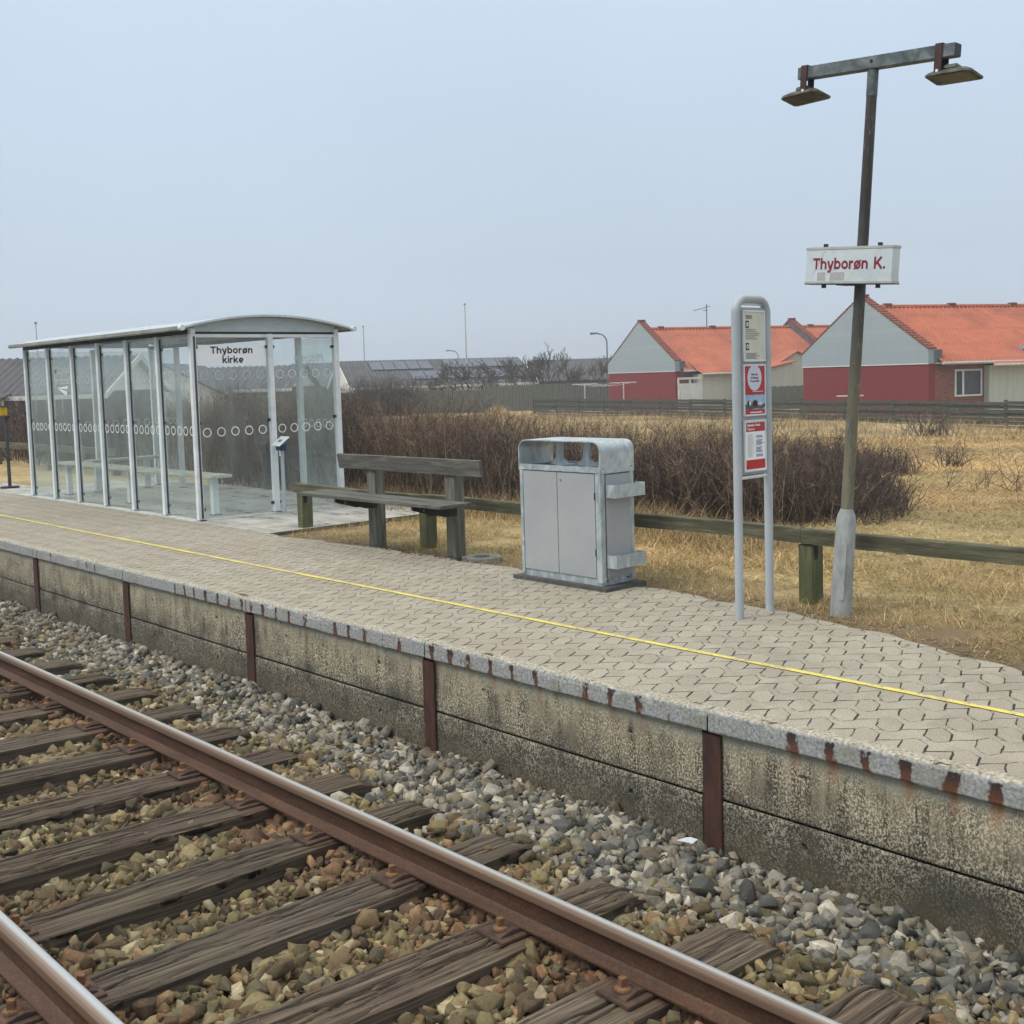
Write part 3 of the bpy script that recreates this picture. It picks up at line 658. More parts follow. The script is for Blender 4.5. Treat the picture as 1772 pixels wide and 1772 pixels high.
def crackmap(A, B, Wd, L, rs):
    """A across (-W/2..W/2), B along; returns depth 0..1 of drying cracks"""
    d = np.zeros_like(A)
    for k in range(rs.integers(16, 26)):
        a0 = rs.uniform(-Wd/2, Wd/2); c0 = rs.uniform(-L/2, L/2); ln = rs.uniform(.15, .9); wd = rs.uniform(.0035, .0085)
        path = a0+.012*np.sin(B*rs.uniform(3, 9)+rs.uniform(0, 6))+.005*np.sin(B*23+k)
        d = np.maximum(d, np.clip(1-np.abs(A-path)/wd, 0, 1)*np.clip((1-np.abs(B-c0)/ln)*3, 0, 1))
    return d
def make_sleeper(i):
    rs = np.random.default_rng(100+i); x = SX0+SSP*i+rs.normal(0, .008)
    near = x > -8.5
    Wd, L = .24+rs.uniform(-.012, .016), 2.66+rs.uniform(-.05, .06)
    y, z = trk(0, -.150)
    if i == 7: sk = .02
    else: sk = rs.normal(0, .012)
    root = thing('sleeper', SL_LABELS(i), 'sleeper', (x, y, z), sk, 'wooden sleepers across the track'); root.rotation_euler = (-CANT, 0, sk)
    na, nb = (64, 120) if near else (12, 30)
    s = np.linspace(-Wd/2, Wd/2, na); t = np.linspace(-L/2, L/2, nb)
    # cross-section loop: down one side, across the top, down the other; ends closed
    side = [.10, .06, .02, .006]
    ca = np.concatenate([np.full(4, -Wd/2), s, np.full(4, Wd/2)]); cz = np.concatenate([[-.15, -.09, -.04, -.008], np.zeros(na), [-.008, -.04, -.09, -.15]])
    A, B = np.meshgrid(ca, t, indexing='ij'); Zc = np.repeat(cz[:, None], nb, 1)
    cr = crackmap(A, B, Wd, L, rs)*(Zc > -.003)
    wear = (vnoise(A*9+i, B*1.3, i)-.5)*.006+(vnoise(A*90, B*1.5+i, i+1)-.5)*.005
    Zc = Zc+wear*(Zc > -.05)-cr*.035-np.clip((np.abs(A)-Wd/2+.02)/.02, 0, 1)*.006*(Zc > -.003)
    # rotted, rounded ends
    e = np.clip((np.abs(B)-L/2+.10)/.10, 0, 1); Zc = Zc-e*e*(.012+.03*vnoise(A*40, A*0+i, 7))
    Bx = B+(np.abs(B) > L/2-.01)*np.sign(B)*(vnoise(A*45+i, A*0, 2)-.6)*.05
    Ax = A+(vnoise(B*2.2+i, A*0, 5)-.5)*.016+(vnoise(B*9+i, A*0+Zc*20, 6)-.5)*.006
    V = np.stack([Ax, Bx, Zc], -1); m_ = V.shape[0]; V = V.reshape(-1, 3)
    ii, jj = np.meshgrid(np.arange(m_-1), np.arange(nb-1), indexing='ij'); a = (ii*nb+jj).ravel()
    quads = np.stack([a, a+nb, a+nb+1, a+1], -1)
    # end caps as fans of quads towards the bottom
    q2 = []
    nV = len(V); ext = []
    for (jcol) in (0, nb-1):
        base = len(ext)+nV
        for k in range(m_): p = V[k*nb+jcol].copy(); p[2] = -.15; ext.append(p)
        for k in range(m_-1): q2.append((k*nb+jcol, (k+1)*nb+jcol, base+k+1, base+k))
    V = np.concatenate([V, np.array(ext)]); quads = np.concatenate([quads, np.array(q2)])
    o = raw('beam', V, quads.ravel(), 4, 'sleeper', parent=root)
    fattr(o, 'crack', np.concatenate([cr.ravel(), np.zeros(len(ext))]))
    yy = V[:, 1]; rust = np.maximum(np.clip(1-np.abs(np.abs(yy)-.75)/.21, 0, 1), 0)*1.6*vnoise(V[:, 0]*30, yy*30, i)
    fattr(o, 'rust', np.clip(rust, 0, .9))
    tn = np.array([(1.0, .96, .92), (.92, .86, .80), (1.04, 1.04, 1.02), (.86, .84, .76)][rs.integers(4)])*rs.uniform(.85, 1.1)
    ca_ = o.data.color_attributes.new('tone', 'FLOAT_COLOR', 'POINT'); q = np.ones((len(V), 4), np.float32); q[:, :3] = tn; ca_.data.foreach_set('color', q.ravel())
    # fixings: a ribbed base plate and a square headed screw on each side of both rails
    for yc in (-.75, .75):
        pb = MB(); pb.box(-.075, .075, yc-.165, yc+.165, .0, .012); 
        for sg in (-1, 1):
            pb.prism([(.044, .012), (.052, .024), (.09, .030), (.140, .020), (.150, .012)], (-.045, yc, 0), (0, sg, 0), (0, 0, 1), (.09, 0, 0))
        pl = pb.build('base_plate', 'rust_plate', root, local=True, bevel=.002)
        for sg in (-1, 1):
            sb = MB(); sy_ = yc+sg*.112; sb.tube([(0, sy_, .022), (0, sy_, .032)], .028, 14); sb.tube([(0, sy_, .032), (0, sy_, .038)], [.026, .015], 14)
            a0 = rs.uniform(0, 1.5); sb.box(-.0125, .0125, sy_-.0125, sy_+.0125, .034, .066, rotZ(a0)); sb.build('screw', 'rust_screw', pl, local=True, bevel=.002)
    return root
def SL_LABELS(i):
    x = SX0+SSP*i; n = i-9
    order = ['nearest the camera of those crossing both rails', ]
    names = {9: 'wide weathered sleeper ending under the litter-side ballast, third nearest along the far rail', }
    idx = 12-i
    ords = ['first', 'second', 'third', 'fourth', 'fifth', 'sixth', 'seventh', 'eighth', 'ninth', 'tenth', 'eleventh', 'twelfth', 'thirteenth', 'fourteenth', 'fifteenth', 'sixteenth', 'seventeenth', 'eighteenth', 'nineteenth']
    if 0 <= idx < 19: return 'cracked brown wooden sleeper, %s counting up the track from the lower right' % ords[idx]
    return 'distant wooden sleeper beyond the upper left end of the visible track'
for i in range(-6, 13): make_sleeper(i)

# ------------------------------------------------------------------ ballast
def ballast_z(y, x):
    yc = (y-MID[1]); yt, _ = 0, 0
    plane = MID[2]-yc*math.tan(CANT)-.158
    z = plane-.045-.025*np.exp(-(yc/.45)**2)
    # shoulder towards the wall
    t = np.clip((y-3.25)/.55, 0, 1); z = z*(1-t)+(-.625)*t
    z = z+(vnoise(x*3, y*3, 1)-.5)*.045
    return z
def stone_protos(n, bev):
    P = []
    for k in range(n):
        rs = np.random.default_rng(500+k); bm = bmesh.new()
        pts = rs.normal(size=(rs.integers(8, 13), 3)); pts /= np.linalg.norm(pts, axis=1)[:, None]; pts = np.sign(pts)*np.abs(pts)**.72*np.array([1, rs.uniform(.62, .95), rs.uniform(.42, .8)])
        vs_ = [bm.verts.new(p) for p in pts]; r = bmesh.ops.convex_hull(bm, input=vs_)
        bmesh.ops.delete(bm, geom=[v for v in bm.verts if not v.link_faces], context='VERTS')
        bmesh.ops.dissolve_limit(bm, angle_limit=.16, verts=bm.verts, edges=bm.edges)
        if bev: bmesh.ops.bevel(bm, geom=list(bm.edges), offset=.035, segments=1, affect='EDGES', clamp_overlap=True)
        bmesh.ops.triangulate(bm, faces=bm.faces); bm.verts.index_update()
        P.append((np.array([v.co[:] for v in bm.verts]), np.array([[v.index for v in f.verts] for f in bm.faces]))); bm.free()
    return P
def rand_rot(n, tilt=.5):
    a, b_, c = rng.uniform(0, 2*PI, n), rng.normal(0, tilt, n), rng.normal(0, tilt, n)
    ca, sa, cb, sb, cc, sc = np.cos(a), np.sin(a), np.cos(b_), np.sin(b_), np.cos(c), np.sin(c); O = np.zeros(n); U = np.ones(n)
    Rz = np.stack([ca, -sa, O, sa, ca, O, O, O, U], -1).reshape(-1, 3, 3); Ry = np.stack([cb, O, sb, O, U, O, -sb, O, cb], -1).reshape(-1, 3, 3); Rx = np.stack([U, O, O, O, cc, -sc, O, sc, cc], -1).reshape(-1, 3, 3)
    return Rz@Ry@Rx
PB, PL_ = stone_protos(26, True), stone_protos(26, False)
def scatter_stones(name, P, size, tint, label, near_mask):
    Vs, Fs, Ts, off = [], [], [], 0
    rot = rand_rot(len(P), .55); which = rng.integers(0, 26, len(P))
    for lod, protos in ((True, PB), (False, PL_)):
        for k in range(26):
            sel = np.where((which == k) & (near_mask == lod))[0]
            if not len(sel): continue
            v, f = protos[k]; W = np.einsum('nij,vj->nvi', rot[sel], v)*size[sel, None, None]*.5+P[sel][:, None, :]
            nv = len(v); Vs.append(W.reshape(-1, 3)); Fs.append((f[None]+(np.arange(len(sel))*nv)[:, None, None]+off).reshape(-1)); off += nv*len(sel)
            Ts.append(np.repeat(tint[sel], nv, 0))
    o = raw(name, np.concatenate(Vs), np.concatenate(Fs), 3, 'stone', np.concatenate(Ts)); tag(o, label, 'ballast', None, 'stuff'); return o
pts = []
for layer, (sp, dz) in enumerate(((.042, -.036), (.042, -.008), (.060, .012), (.036, -.018))):
    gx, gy = np.meshgrid(np.arange(-14.5, .6, sp), np.arange(-.4, PE-.005, sp), indexing='ij')
    gx = gx.ravel()+rng.uniform(-.5, .5, gx.size)*sp; gy = gy.ravel()+rng.uniform(-.5, .5, gy.size)*sp
    z = ballast_z(gy, gx)+dz+rng.normal(0, .007, gx.size); pts.append(np.stack([gx, gy, z], -1))
P = np.concatenate(pts); P = P[P[:, 1] < PE+.0]
P = P[in_view(P, 200)]
# keep stones off the sleepers and rails
fr = (P[:, 0]-SX0)/SSP; on = (np.abs(fr-np.round(fr))*SSP < .128) & (np.abs(P[:, 1]-MID[1]) < 1.335)
yr = np.minimum(np.abs(P[:, 1]-(MID[1]+.75)), np.abs(P[:, 1]-(MID[1]-.75)))
keep = ~on
size = np.clip(rng.lognormal(math.log(.058), .40, len(P)), .018, .125)
near_rail = yr < .10; P[near_rail, 2] = np.minimum(P[near_rail, 2], (MID[2]-(P[near_rail, 1]-MID[1])*math.tan(CANT))-.175); 
P, size, yr = P[keep], size[keep], yr[keep]; n = len(P)
# a few strays lying on the sleepers
rs = np.random.default_rng(5); K = 46
sx = SX0+SSP*rs.integers(-8, 12, K)+rs.uniform(-.09, .09, K); sy_ = MID[1]+rs.uniform(-1.3, 1.3, K)
stz = MID[2]-(sy_-MID[1])*math.tan(CANT)-.158
okk = np.minimum(np.abs(sy_-MID[1]-.75), np.abs(sy_-MID[1]+.75)) > .2
ssz = rs.uniform(.014, .045, K); P = np.concatenate([P, np.stack([sx, sy_, stz+ssz*.22], -1)[okk]]); size = np.concatenate([size, ssz[okk]])
yr = np.minimum(np.abs(P[:, 1]-(MID[1]+.75)), np.abs(P[:, 1]-(MID[1]-.75))); n = len(P)
L3 = lambda *c: np.array(lin(*c)[:3])
pal_grey = np.array([L3(118, 120, 116), L3(138, 138, 132), L3(98, 102, 100), L3(156, 154, 146), L3(126, 120, 106), L3(84, 87, 86), L3(166, 162, 150), L3(132, 122, 104), L3(186, 182, 170)])
pal_olive = np.array([L3(118, 108, 78), L3(138, 126, 92), L3(98, 90, 66), L3(124, 114, 80), L3(150, 136, 102), L3(106, 90, 64), L3(88, 82, 62), L3(134, 112, 82), L3(168, 158, 130)])
pal_brown = np.array([L3(100, 77, 55), L3(120, 92, 66), L3(80, 62, 46), L3(134, 104, 76), L3(90, 70, 53), L3(108, 80, 58), L3(146, 118, 88)])
cg, co, cb_ = pal_grey[rng.integers(0, 9, n)], pal_olive[rng.integers(0, 9, n)], pal_brown[rng.integers(0, 7, n)]
yn = P[:, 1]+(vnoise(P[:, 0]*1.6, P[:, 1]*1.6, 12)-.5)*.5+rng.normal(0, .12, n)
wg = np.clip((yn-3.15)/.35, 0, 1); wb = np.clip(1-(yr+rng.normal(0, .06, n))/.42, 0, 1)*(1-wg)
pick = rng.uniform(0, 1, n); T = np.where((pick < wg)[:, None], cg, np.where((rng.uniform(0, 1, n) < wb)[:, None], cb_, co))
T = T*rng.uniform(.48, 1.20, n)[:, None]*np.array([.98, .95, .90])
d = np.hypot(P[:, 0], P[:, 1]); near = d < 7.2
scatter_stones('ballast', P, size, T, 'crushed stone ballast, brown and olive between the rails and grey beside the platform', near)

# ------------------------------------------------------------------ grass
def blades(name, P, length, lean, tint, width, label, seg=3, droop=1.0):
    n = len(P); az = rng.uniform(0, 2*PI, n); dirh = np.stack([np.cos(az), np.sin(az), np.zeros(n)], -1); side = np.stack([-np.sin(az), np.cos(az), np.zeros(n)], -1)
    tw = rng.uniform(0, 2*PI, n); side = np.cos(tw)[:, None]*side+np.sin(tw)[:, None]*dirh*.6
    V = np.zeros((n, (seg+1)*2, 3)); p = P.copy()
    ang = lean.copy()
    for k in range(seg+1):
        wk = (width*(1-k/(seg+.35)))[:, None]
        V[:, 2*k] = p-side*wk; V[:, 2*k+1] = p+side*wk
        st = length/seg; p = p+(np.sin(ang)*st)[:, None]*dirh+np.array([0, 0, 1.])*(np.cos(ang)*st)[:, None]
        ang = np.minimum(ang+droop*.35, 1.68)
    g = ground_z(V[:, :, 0], V[:, :, 1]) if V[:, :, 1].min() > 4 else 0
    V[:, :, 2] = np.maximum(V[:, :, 2], g+.003)
    f = np.array([[2*k, 2*k+1, 2*k+3, 2*k+2] for k in range(seg)]); nv = (seg+1)*2
    Fq = (f[None]+(np.arange(n)*nv)[:, None, None]).reshape(-1)
    o = raw(name, V.reshape(-1, 3), Fq, 4, 'blade', np.repeat(tint, nv, 0)); tag(o, label, 'grass', None, 'stuff'); return o
straw = np.array([L3(170, 149, 106), L3(188, 168, 124), L3(148, 128, 90), L3(200, 182, 142), L3(132, 115, 82), L3(158, 134, 96)])
green = np.array([L3(104, 106, 58), L3(120, 118, 66), L3(88, 92, 50), L3(132, 122, 72)])
brown = np.array([L3(104, 80, 58), L3(84, 66, 48), L3(122, 94, 66)])
def mixpal(n, wgreen, wbrown):
    s = straw[rng.integers(0, 6, n)]; g_ = green[rng.integers(0, 4, n)]; b_ = brown[rng.integers(0, 3, n)]; r = rng.uniform(0, 1, n)
    return np.where((r < wgreen)[:, None], g_, np.where((r < wgreen+wbrown)[:, None], b_, s))*rng.uniform(.75, 1.2, n)[:, None]
def wedge(n, y0, y1, pxa=-60, pxb=1840, power=1.):
    """random ground points between distances y0..y1 ahead, inside the photo's fan (with margin)"""
    u = rng.uniform(0, 1, n)**power; dd = y0+(y1-y0)*u; px = rng.uniform(pxa, pxb, n)
    p = dd[:, None]*(F2[None]+((px-886)/2000)[:, None]*R2[None]); return p, dd
# verge right behind the paving
n = 110000; x = rng.uniform(-10.2, -1.2, n); y = rng.uniform(4.9, 9.4, n)
be = np.array([back_edge(q) for q in np.linspace(-11, 0, 200)]); bex = np.interp(x, np.linspace(-11, 0, 200), be)
tuft = vnoise(x*2.3, y*2.3, 21)+.35*vnoise(x*7, y*7, 22)
kp = (y > bex-.10+.26*vnoise(x*3, y*2, 2)) & (tuft+.25*rng.uniform(0, 1, n)+.28*np.exp(-((y-bex-.25)/.3)**2) > .66) & ~((x > -10.4) & (x < -9.9) & (y < 8.4) & (x < -10.0))
x, y, bex = x[kp], y[kp], bex[kp]; n = len(x); P = np.stack([x, y, ground_z(x, y)], -1)
wgn = np.clip(.85*vnoise(x*1.3, y*1.3, 31)-.22+.25*np.exp(-((y-6.35)/.35)**2), 0, .75)
dz_ = np.clip((y-bex+.1)/.5, .35, 1)
blades('verge_grass', P, rng.uniform(.06, .17, n)*dz_*(.6+.8*vnoise(x*2.3, y*2.3, 21)), rng.uniform(.5, 1.5, n), mixpal(n, wgn, .14)*np.array([1.24, 1.18, 1.06]), rng.uniform(.0011, .0022, n), 'short straw and green grass along the back edge of the platform')
# matted hay lying in the field
n = 210000; p, dd = wedge(n, 7.6, 34, 1000, 1900, .8)
z = ground_z(p[:, 0], p[:, 1]); kp = (p[:, 1] > 6.7); p, dd, z = p[kp], dd[kp], z[kp]; n = len(p)
tuft = vnoise(p[:, 0]*1.4, p[:, 1]*1.4, 41); kp = tuft+.5*rng.uniform(0, 1, n) > .45; p, dd, z, tuft = p[kp], dd[kp], z[kp], tuft[kp]; n = len(p)
sc = .55+dd/16
bl = mixpal(n, .05+.10*(tuft > .7), .12)
bl = bl*(.62+.75*vnoise(p[:, 0]*.55, p[:, 1]*.8, 43))[:, None]*np.where(vnoise(p[:, 0]*.3+4, p[:, 1]*.4, 44)[:, None] > .62, np.array([.86, .95, .82]), np.array([1.08, 1.04, .98]))
blades('field_grass', np.stack([p[:, 0], p[:, 1], z], -1), rng.uniform(.07, .22, n)*np.clip(sc, .7, 1.6), rng.uniform(.95, 1.52, n), bl*np.array([1.36, 1.28, 1.16]), rng.uniform(.0016, .003, n)*sc, 'matted straw coloured grass covering the open field on the right')
# taller tufts by the far fence and on the mound
n = 60000; p, dd = wedge(n, 30, 62, 560, 1840, .9); z = ground_z(p[:, 0], p[:, 1]); tuft = vnoise(p[:, 0]*.8, p[:, 1]*.8, 51)
kp = tuft+.4*rng.uniform(0, 1, n) > .6; p, dd, z, tuft = p[kp], dd[kp], z[kp], tuft[kp]; n = len(p)
blades('tall_grass', np.stack([p[:, 0], p[:, 1], z], -1), rng.uniform(.2, .5, n)*(.5+tuft), rng.uniform(.1, .9, n), mixpal(n, .03, .2), rng.uniform(.004, .009, n), 'tall dry tufts of grass in front of the dark plank fence')
n = 9000; c = far(872, 43); p = c[:2]+rng.normal(0, 1.0, (n, 2))@np.array([R2*.95, F2]); z = ground_z(p[:, 0], p[:, 1])
blades('mound_grass', np.stack([p[:, 0], p[:, 1], z], -1), rng.uniform(.2, .55, n), rng.uniform(.3, 1.3, n), mixpal(n, 0, .05)*1.25, rng.uniform(.004, .008, n), 'pale dry grass draped over the mound beyond the thicket')

# ------------------------------------------------------------------ rose thickets
def thicket(name, P, h, label, tan_share=.25, rad=.0035, lean=.28, twigs=5, seg=5, scatter_tip=1.):
    """each stem a tapered three-sided wand with side twigs"""
    n = len(P); az = rng.uniform(0, 2*PI, n); ln = np.abs(rng.normal(0, lean, n)); d = np.stack([np.sin(ln)*np.cos(az), np.sin(ln)*np.sin(az), np.cos(ln)], -1)
    tan_ = rng.uniform(0, 1, n) < tan_share
    pal = np.array([L3(60, 51, 50), L3(77, 66, 62), L3(48, 42, 43), L3(96, 82, 73), L3(66, 57, 56)]); palt = np.array([L3(140, 119, 94), L3(120, 99, 80), L3(162, 143, 114), L3(106, 87, 72)])
    cl_ = vnoise(P[:, 0]*.8+9, P[:, 1]*.6, 91); tan_ = rng.uniform(0, 1, n) < np.clip(tan_share*(2.4*cl_-.15), .04, .9)
    T = np.where(tan_[:, None], palt[rng.integers(0, 4, n)], pal[rng.integers(0, 5, n)])*rng.uniform(.7, 1.25, n)[:, None]
    def wands(P0, D, Ln, R, T, seg, wob):
        n = len(P0); K = seg+1; C_ = np.zeros((n, K, 3)); C_[:, 0] = P0; dcur = D.copy()
        for k in range(1, K):
            dcur = dcur+rng.normal(0, wob, (n, 3)); dcur /= np.linalg.norm(dcur, axis=1)[:, None]; C_[:, k] = C_[:, k-1]+dcur*(Ln/seg)[:, None]
        a = np.cross(D, np.array([.3, .9, .2])); a /= np.linalg.norm(a, axis=1)[:, None]; b2 = np.cross(D, a)
        V = np.zeros((n, K, 3, 3))
        for j in range(3):
            q = 2*PI*j/3; off = math.cos(q)*a+math.sin(q)*b2
            for k in range(K): V[:, k, j] = C_[:, k]+off*(R*(1-.75*k/seg))[:, None]
        f = [(k*3+j, k*3+(j+1) % 3, (k+1)*3+(j+1) % 3, (k+1)*3+j) for k in range(seg) for j in range(3)]
        Fq = (np.array(f)[None]+(np.arange(n)*K*3)[:, None, None])
        return V.reshape(-1, 3), Fq, np.repeat(T, K*3, 0), C_
    V1, F1, T1, Cn = wands(P, d, h, np.full(n, rad)*rng.uniform(.7, 1.3, n), T, seg, .10)
    Vs, Fs, Ts = [V1], [F1.reshape(-1)], [T1]; off = len(V1)
    for t in range(twigs):
        k = rng.integers(max(1, seg-3), seg+1, n); p0 = Cn[np.arange(n), k]
        dd = d*.6+rng.normal(0, .62, (n, 3)); dd[:, 2] = np.abs(dd[:, 2])*.8+.25; dd /= np.linalg.norm(dd, axis=1)[:, None]
        V2, F2_, T2, _ = wands(p0, dd, h*rng.uniform(.10, .30, n), np.full(n, rad*.6), T*np.array([.95, .9, .92]), 2, .22)
        Vs.append(V2); Fs.append((F2_+off).reshape(-1)); Ts.append(T2); off += len(V2)
    o = raw(name, np.concatenate(Vs), np.concatenate(Fs), 4, 'stem', np.concatenate(Ts)); tag(o, label, 'thicket', None, 'stuff'); return o
def blob(n, cx, cy, ax, ay, rot=0.):
    a = rng.uniform(0, 2*PI, n); r = np.sqrt(rng.uniform(0, 1, n)); p = np.stack([r*np.cos(a)*ax, r*np.sin(a)*ay], -1); c, s = math.cos(rot), math.sin(rot)
    return np.stack([cx+p[:, 0]*c-p[:, 1]*s, cy+p[:, 0]*s+p[:, 1]*c], -1)
def plant(p, hfun, **k):
    z = ground_z(p[:, 0], p[:, 1]); hh = hfun(p[:, 0], p[:, 1])*rng.uniform(.72, 1.08, len(p)); return np.stack([p[:, 0], p[:, 1], z-.01], -1), hh
PXT, PYT = [0, 600, 700, 800, 900, 1000, 1100, 1250, 1400, 1500, 1600], [696, 694, 697, 703, 726, 735, 737, 742, 754, 766, 780]
def hmain(x, y):
    px, py, w_ = pix(np.stack([x, y, x*0], -1)); top = H-(np.interp(px, PXT, PYT)-(652-.0305*(px-886)))*13.6/2000
    return (top-ground_z(x, y))*(.84+.46*(vnoise(x*1.3, y*1.3, 62)-.5)+.30*(vnoise(x*4.1, y*4.1, 61)-.5))
# front face denser than the inside
n = 15000; p = np.stack([rng.uniform(-26, -6.6, n), 9.1+np.abs(rng.normal(0, 1, n))*2.2], -1); p[:, 1] += .5*np.sin(p[:, 0]*1.3)+.25*np.sin(p[:, 0]*3.1)+np.clip((p[:, 0]+7.6)*1.1, 0, 2)
p = p[p[:, 1] < 17]; p = p[vnoise(p[:, 0]*.9, p[:, 1]*.9, 71)+.35*rng.uniform(0, 1, len(p)) > .33]
kx, ky, kw = pix(np.stack([p[:, 0], p[:, 1], p[:, 0]*0], -1)); p = p[(kx > 300) & (kx < 1500)]
P, hh = plant(p, hmain); thicket('rose_thicket', P, hh, 'bare brown rose thicket behind the bench and the grey waste cabinet', .36, .0046)
def hdark(x, y):
    px, py, w_ = pix(np.stack([x, y, x*0], -1)); top = H-(np.interp(px, [1200, 1400, 1470, 1510, 1550, 1600], [748, 750, 758, 782, 828, 880])-(652-.0305*(px-886)))*13.4/2000
    return np.maximum(.12, (top-ground_z(x, y))*(.80+.5*(vnoise(x*1.6, y*1.6, 63)-.5)+.25*(vnoise(x*4, y*4, 67)-.5)))
n = 3800; p = blob(n, -8.3, 11.6, 1.6, 2.3, .5); P, hh = plant(p, hdark)
thicket('dark_thicket', P, hh, 'dark purple brown rose thicket just left of the leaning lamp post', .12, .0048, .5, 6)
n = 1400; p = blob(n, -7.15, 11.1, 1.0, 1.5, .6); P, hh = plant(p, lambda x, y: .48+.35*(vnoise(x*2, y*2, 64)-.5)); thicket('thicket_fringe', P, hh, 'spreading dark twigs at the right-hand rim of the thicket behind the lamp post', .2, .004, .75, 6)
n = 900; c = far(1475, 20.0); p = blob(n, c[0], c[1], 1.15, 1.0, YAW); P, hh = plant(p, lambda x, y: .44+.3*(vnoise(x*1.5, y*1.5, 65)-.5)); thicket('low_thicket', P, hh, 'low dark thicket farther back in the field, seen either side of the lamp post', .15, .006, .4, 5)
n = 5200; p = np.stack([rng.uniform(-48, -19, n), 9.0+np.abs(rng.normal(0, 1, n))*1.8], -1); kx, ky, kw = pix(np.stack([p[:, 0], p[:, 1], p[:, 0]*0], -1)); p = p[(kx > -120) & (kx < 640)]
P, hh = plant(p, lambda x, y: 1.2+.3*(vnoise(x*.7, y*.7, 66)-.5)); thicket('far_thicket', P, hh, 'brown thicket behind the glass shelter, running on to the left', .3, .0065, .3, 4)
# dry grass leaning out of the thicket foot
n = 16000; x = rng.uniform(-13, -5.6, n); y = 8.5+rng.normal(0, .42, n)+.5*np.sin(x*1.3); k2 = (y > 7.6) & (x < -5.6); x, y = x[k2], y[k2]; n = len(x)
blades('thicket_grass', np.stack([x, y, ground_z(x, y)], -1), rng.uniform(.12, .42, n)*np.clip(1.1-np.abs(y-8.8)*.6, .35, 1), rng.uniform(.1, 1.1, n), mixpal(n, .1, .25)*np.array([.95, .9, .85]), rng.uniform(.0018, .0034, n), 'bleached grass leaning out from the foot of the thicket')
# single bushes and sprigs in the field
def sprig(px, d, label, h=.5, k=26, spread=.28):
    c = far(px, d); g0 = float(ground_z(c[0], c[1])); st = random.getstate()
    b = MB(); rs = np.random.default_rng(int(px))
    for i in range(k):
        p = np.array([c[0]+rs.normal(0, spread*.3), c[1]+rs.normal(0, spread*.3), g0]); dr = np.array([rs.normal(0, .5), rs.normal(0, .5), 1.]); dr /= np.linalg.norm(dr); pp = [p]
        L = h*rs.uniform(.5, 1.1)
        for s in range(4): dr = dr+rs.normal(0, .18, 3); dr /= np.linalg.norm(dr); pp.append(pp[-1]+dr*L/4)
        r0 = .0045*d/14; b.tube(pp, [r0, r0*.85, r0*.7, r0*.5, r0*.25], 4, False)
        for s in (1, 2, 3, 3, 4):
            e = pp[s]+rs.normal(0, .25, 3)*L*.5+np.array([0, 0, L*.12]); b.tube([pp[s], (pp[s]+e)/2+rs.normal(0, .01, 3), e], [r0*.6, r0*.45, r0*.2], 3, False)
    o = b.build('shrub', 'bark'); tag(o, label, 'shrub', 'lone shrubs in the field'); return o
sprig(1645, 21, 'small dense dark shrub alone in the middle of the open field', .55, 46, .7)
sprig(1765, 15.5, 'thin bare sprig at the right edge of the photo, mid field', .75, 10, .3)
sprig(1690, 16.5, 'sparse low twigs in the field below the dense small shrub', .4, 12, .8)
sprig(1610, 34, 'twiggy reddish clump against the foot of the dark plank fence', 1.0, 60, 1.1)

# ------------------------------------------------------------------ knee rail fence
kf = thing('knee_rail_fence', 'mossy low timber rail fence behind the bench, cabinet and lamp post', 'fence', (-8.2, 6.33, -.05))
def rail_beam(x0, x1, y, zt, mat, parent, h=.10, t=.06, nm='rail_beam'):
    nseg = int((x1-x0)/.05); b = MB(); V = []; rs = np.random.default_rng(int(abs(x0*10)))
    for i in range(nseg+1):
        x = x0+(x1-x0)*i/nseg; dz = .004*math.sin(x*2.3)+rs.normal(0, .0009); dy = .003*math.sin(x*3.1)
        for (a, c) in ((0, -h+.004), (0, -.006), (.008, 0), (t-.008, 0), (t, -.006), (t, -h)): V.append((x, y+a+dy, zt+c+dz))
    n = 6; Fq = [(i*n+j, i*n+(j+1) % n, (i+1)*n+(j+1) % n, (i+1)*n+j) for i in range(nseg) for j in range(n)]+[tuple(range(n))[::-1], tuple(nseg*n+j for j in range(n))]
    b.add(V, Fq); return b.build(nm, mat, parent)
rail_beam(-10.22, -8.13, 6.29, .452, 'rail_green', kf); rail_beam(-8.125, -4.17, 6.29, .458, 'rail_green', kf); rail_beam(-4.165, 3.9, 6.285, .457, 'rail_green', kf)
for x in (-10.13, -8.10, -6.12, -4.14, -2.1, -.05, 2.0):
    b = MB(); b.box(x-.055, x+.055, 6.30, 6.42, -.25, .352); p_ = b.build('fence_post', 'post_green', kf, bevel=.006)
    b = MB(); b.box(x+.054, x+.060, 6.315, 6.355, .26, .35)
    for q in range(5): b.tube([(x+.056, 6.335+.010*math.cos(q*1.3), .305+.018*math.sin(q*1.3)), (x+.066, 6.335+.010*math.cos(q*1.3), .305+.018*math.sin(q*1.3))], .005, 6)
    b.build('bracket', 'dark', p_)
kf2 = thing('knee_rail_fence', 'pale low timber rail fence left of the glass shelter', 'fence', (-22, 8.2, -.1))
rail_beam(-46, -19.6, 8.5, .42, 'rail_green', kf2, .13, .06)
for x in (-19.8, -22.8, -25.8): MB().box(x-.06, x+.06, 8.52, 8.64, -.3, .30).build('fence_post', 'post_green', kf2, bevel=.006)

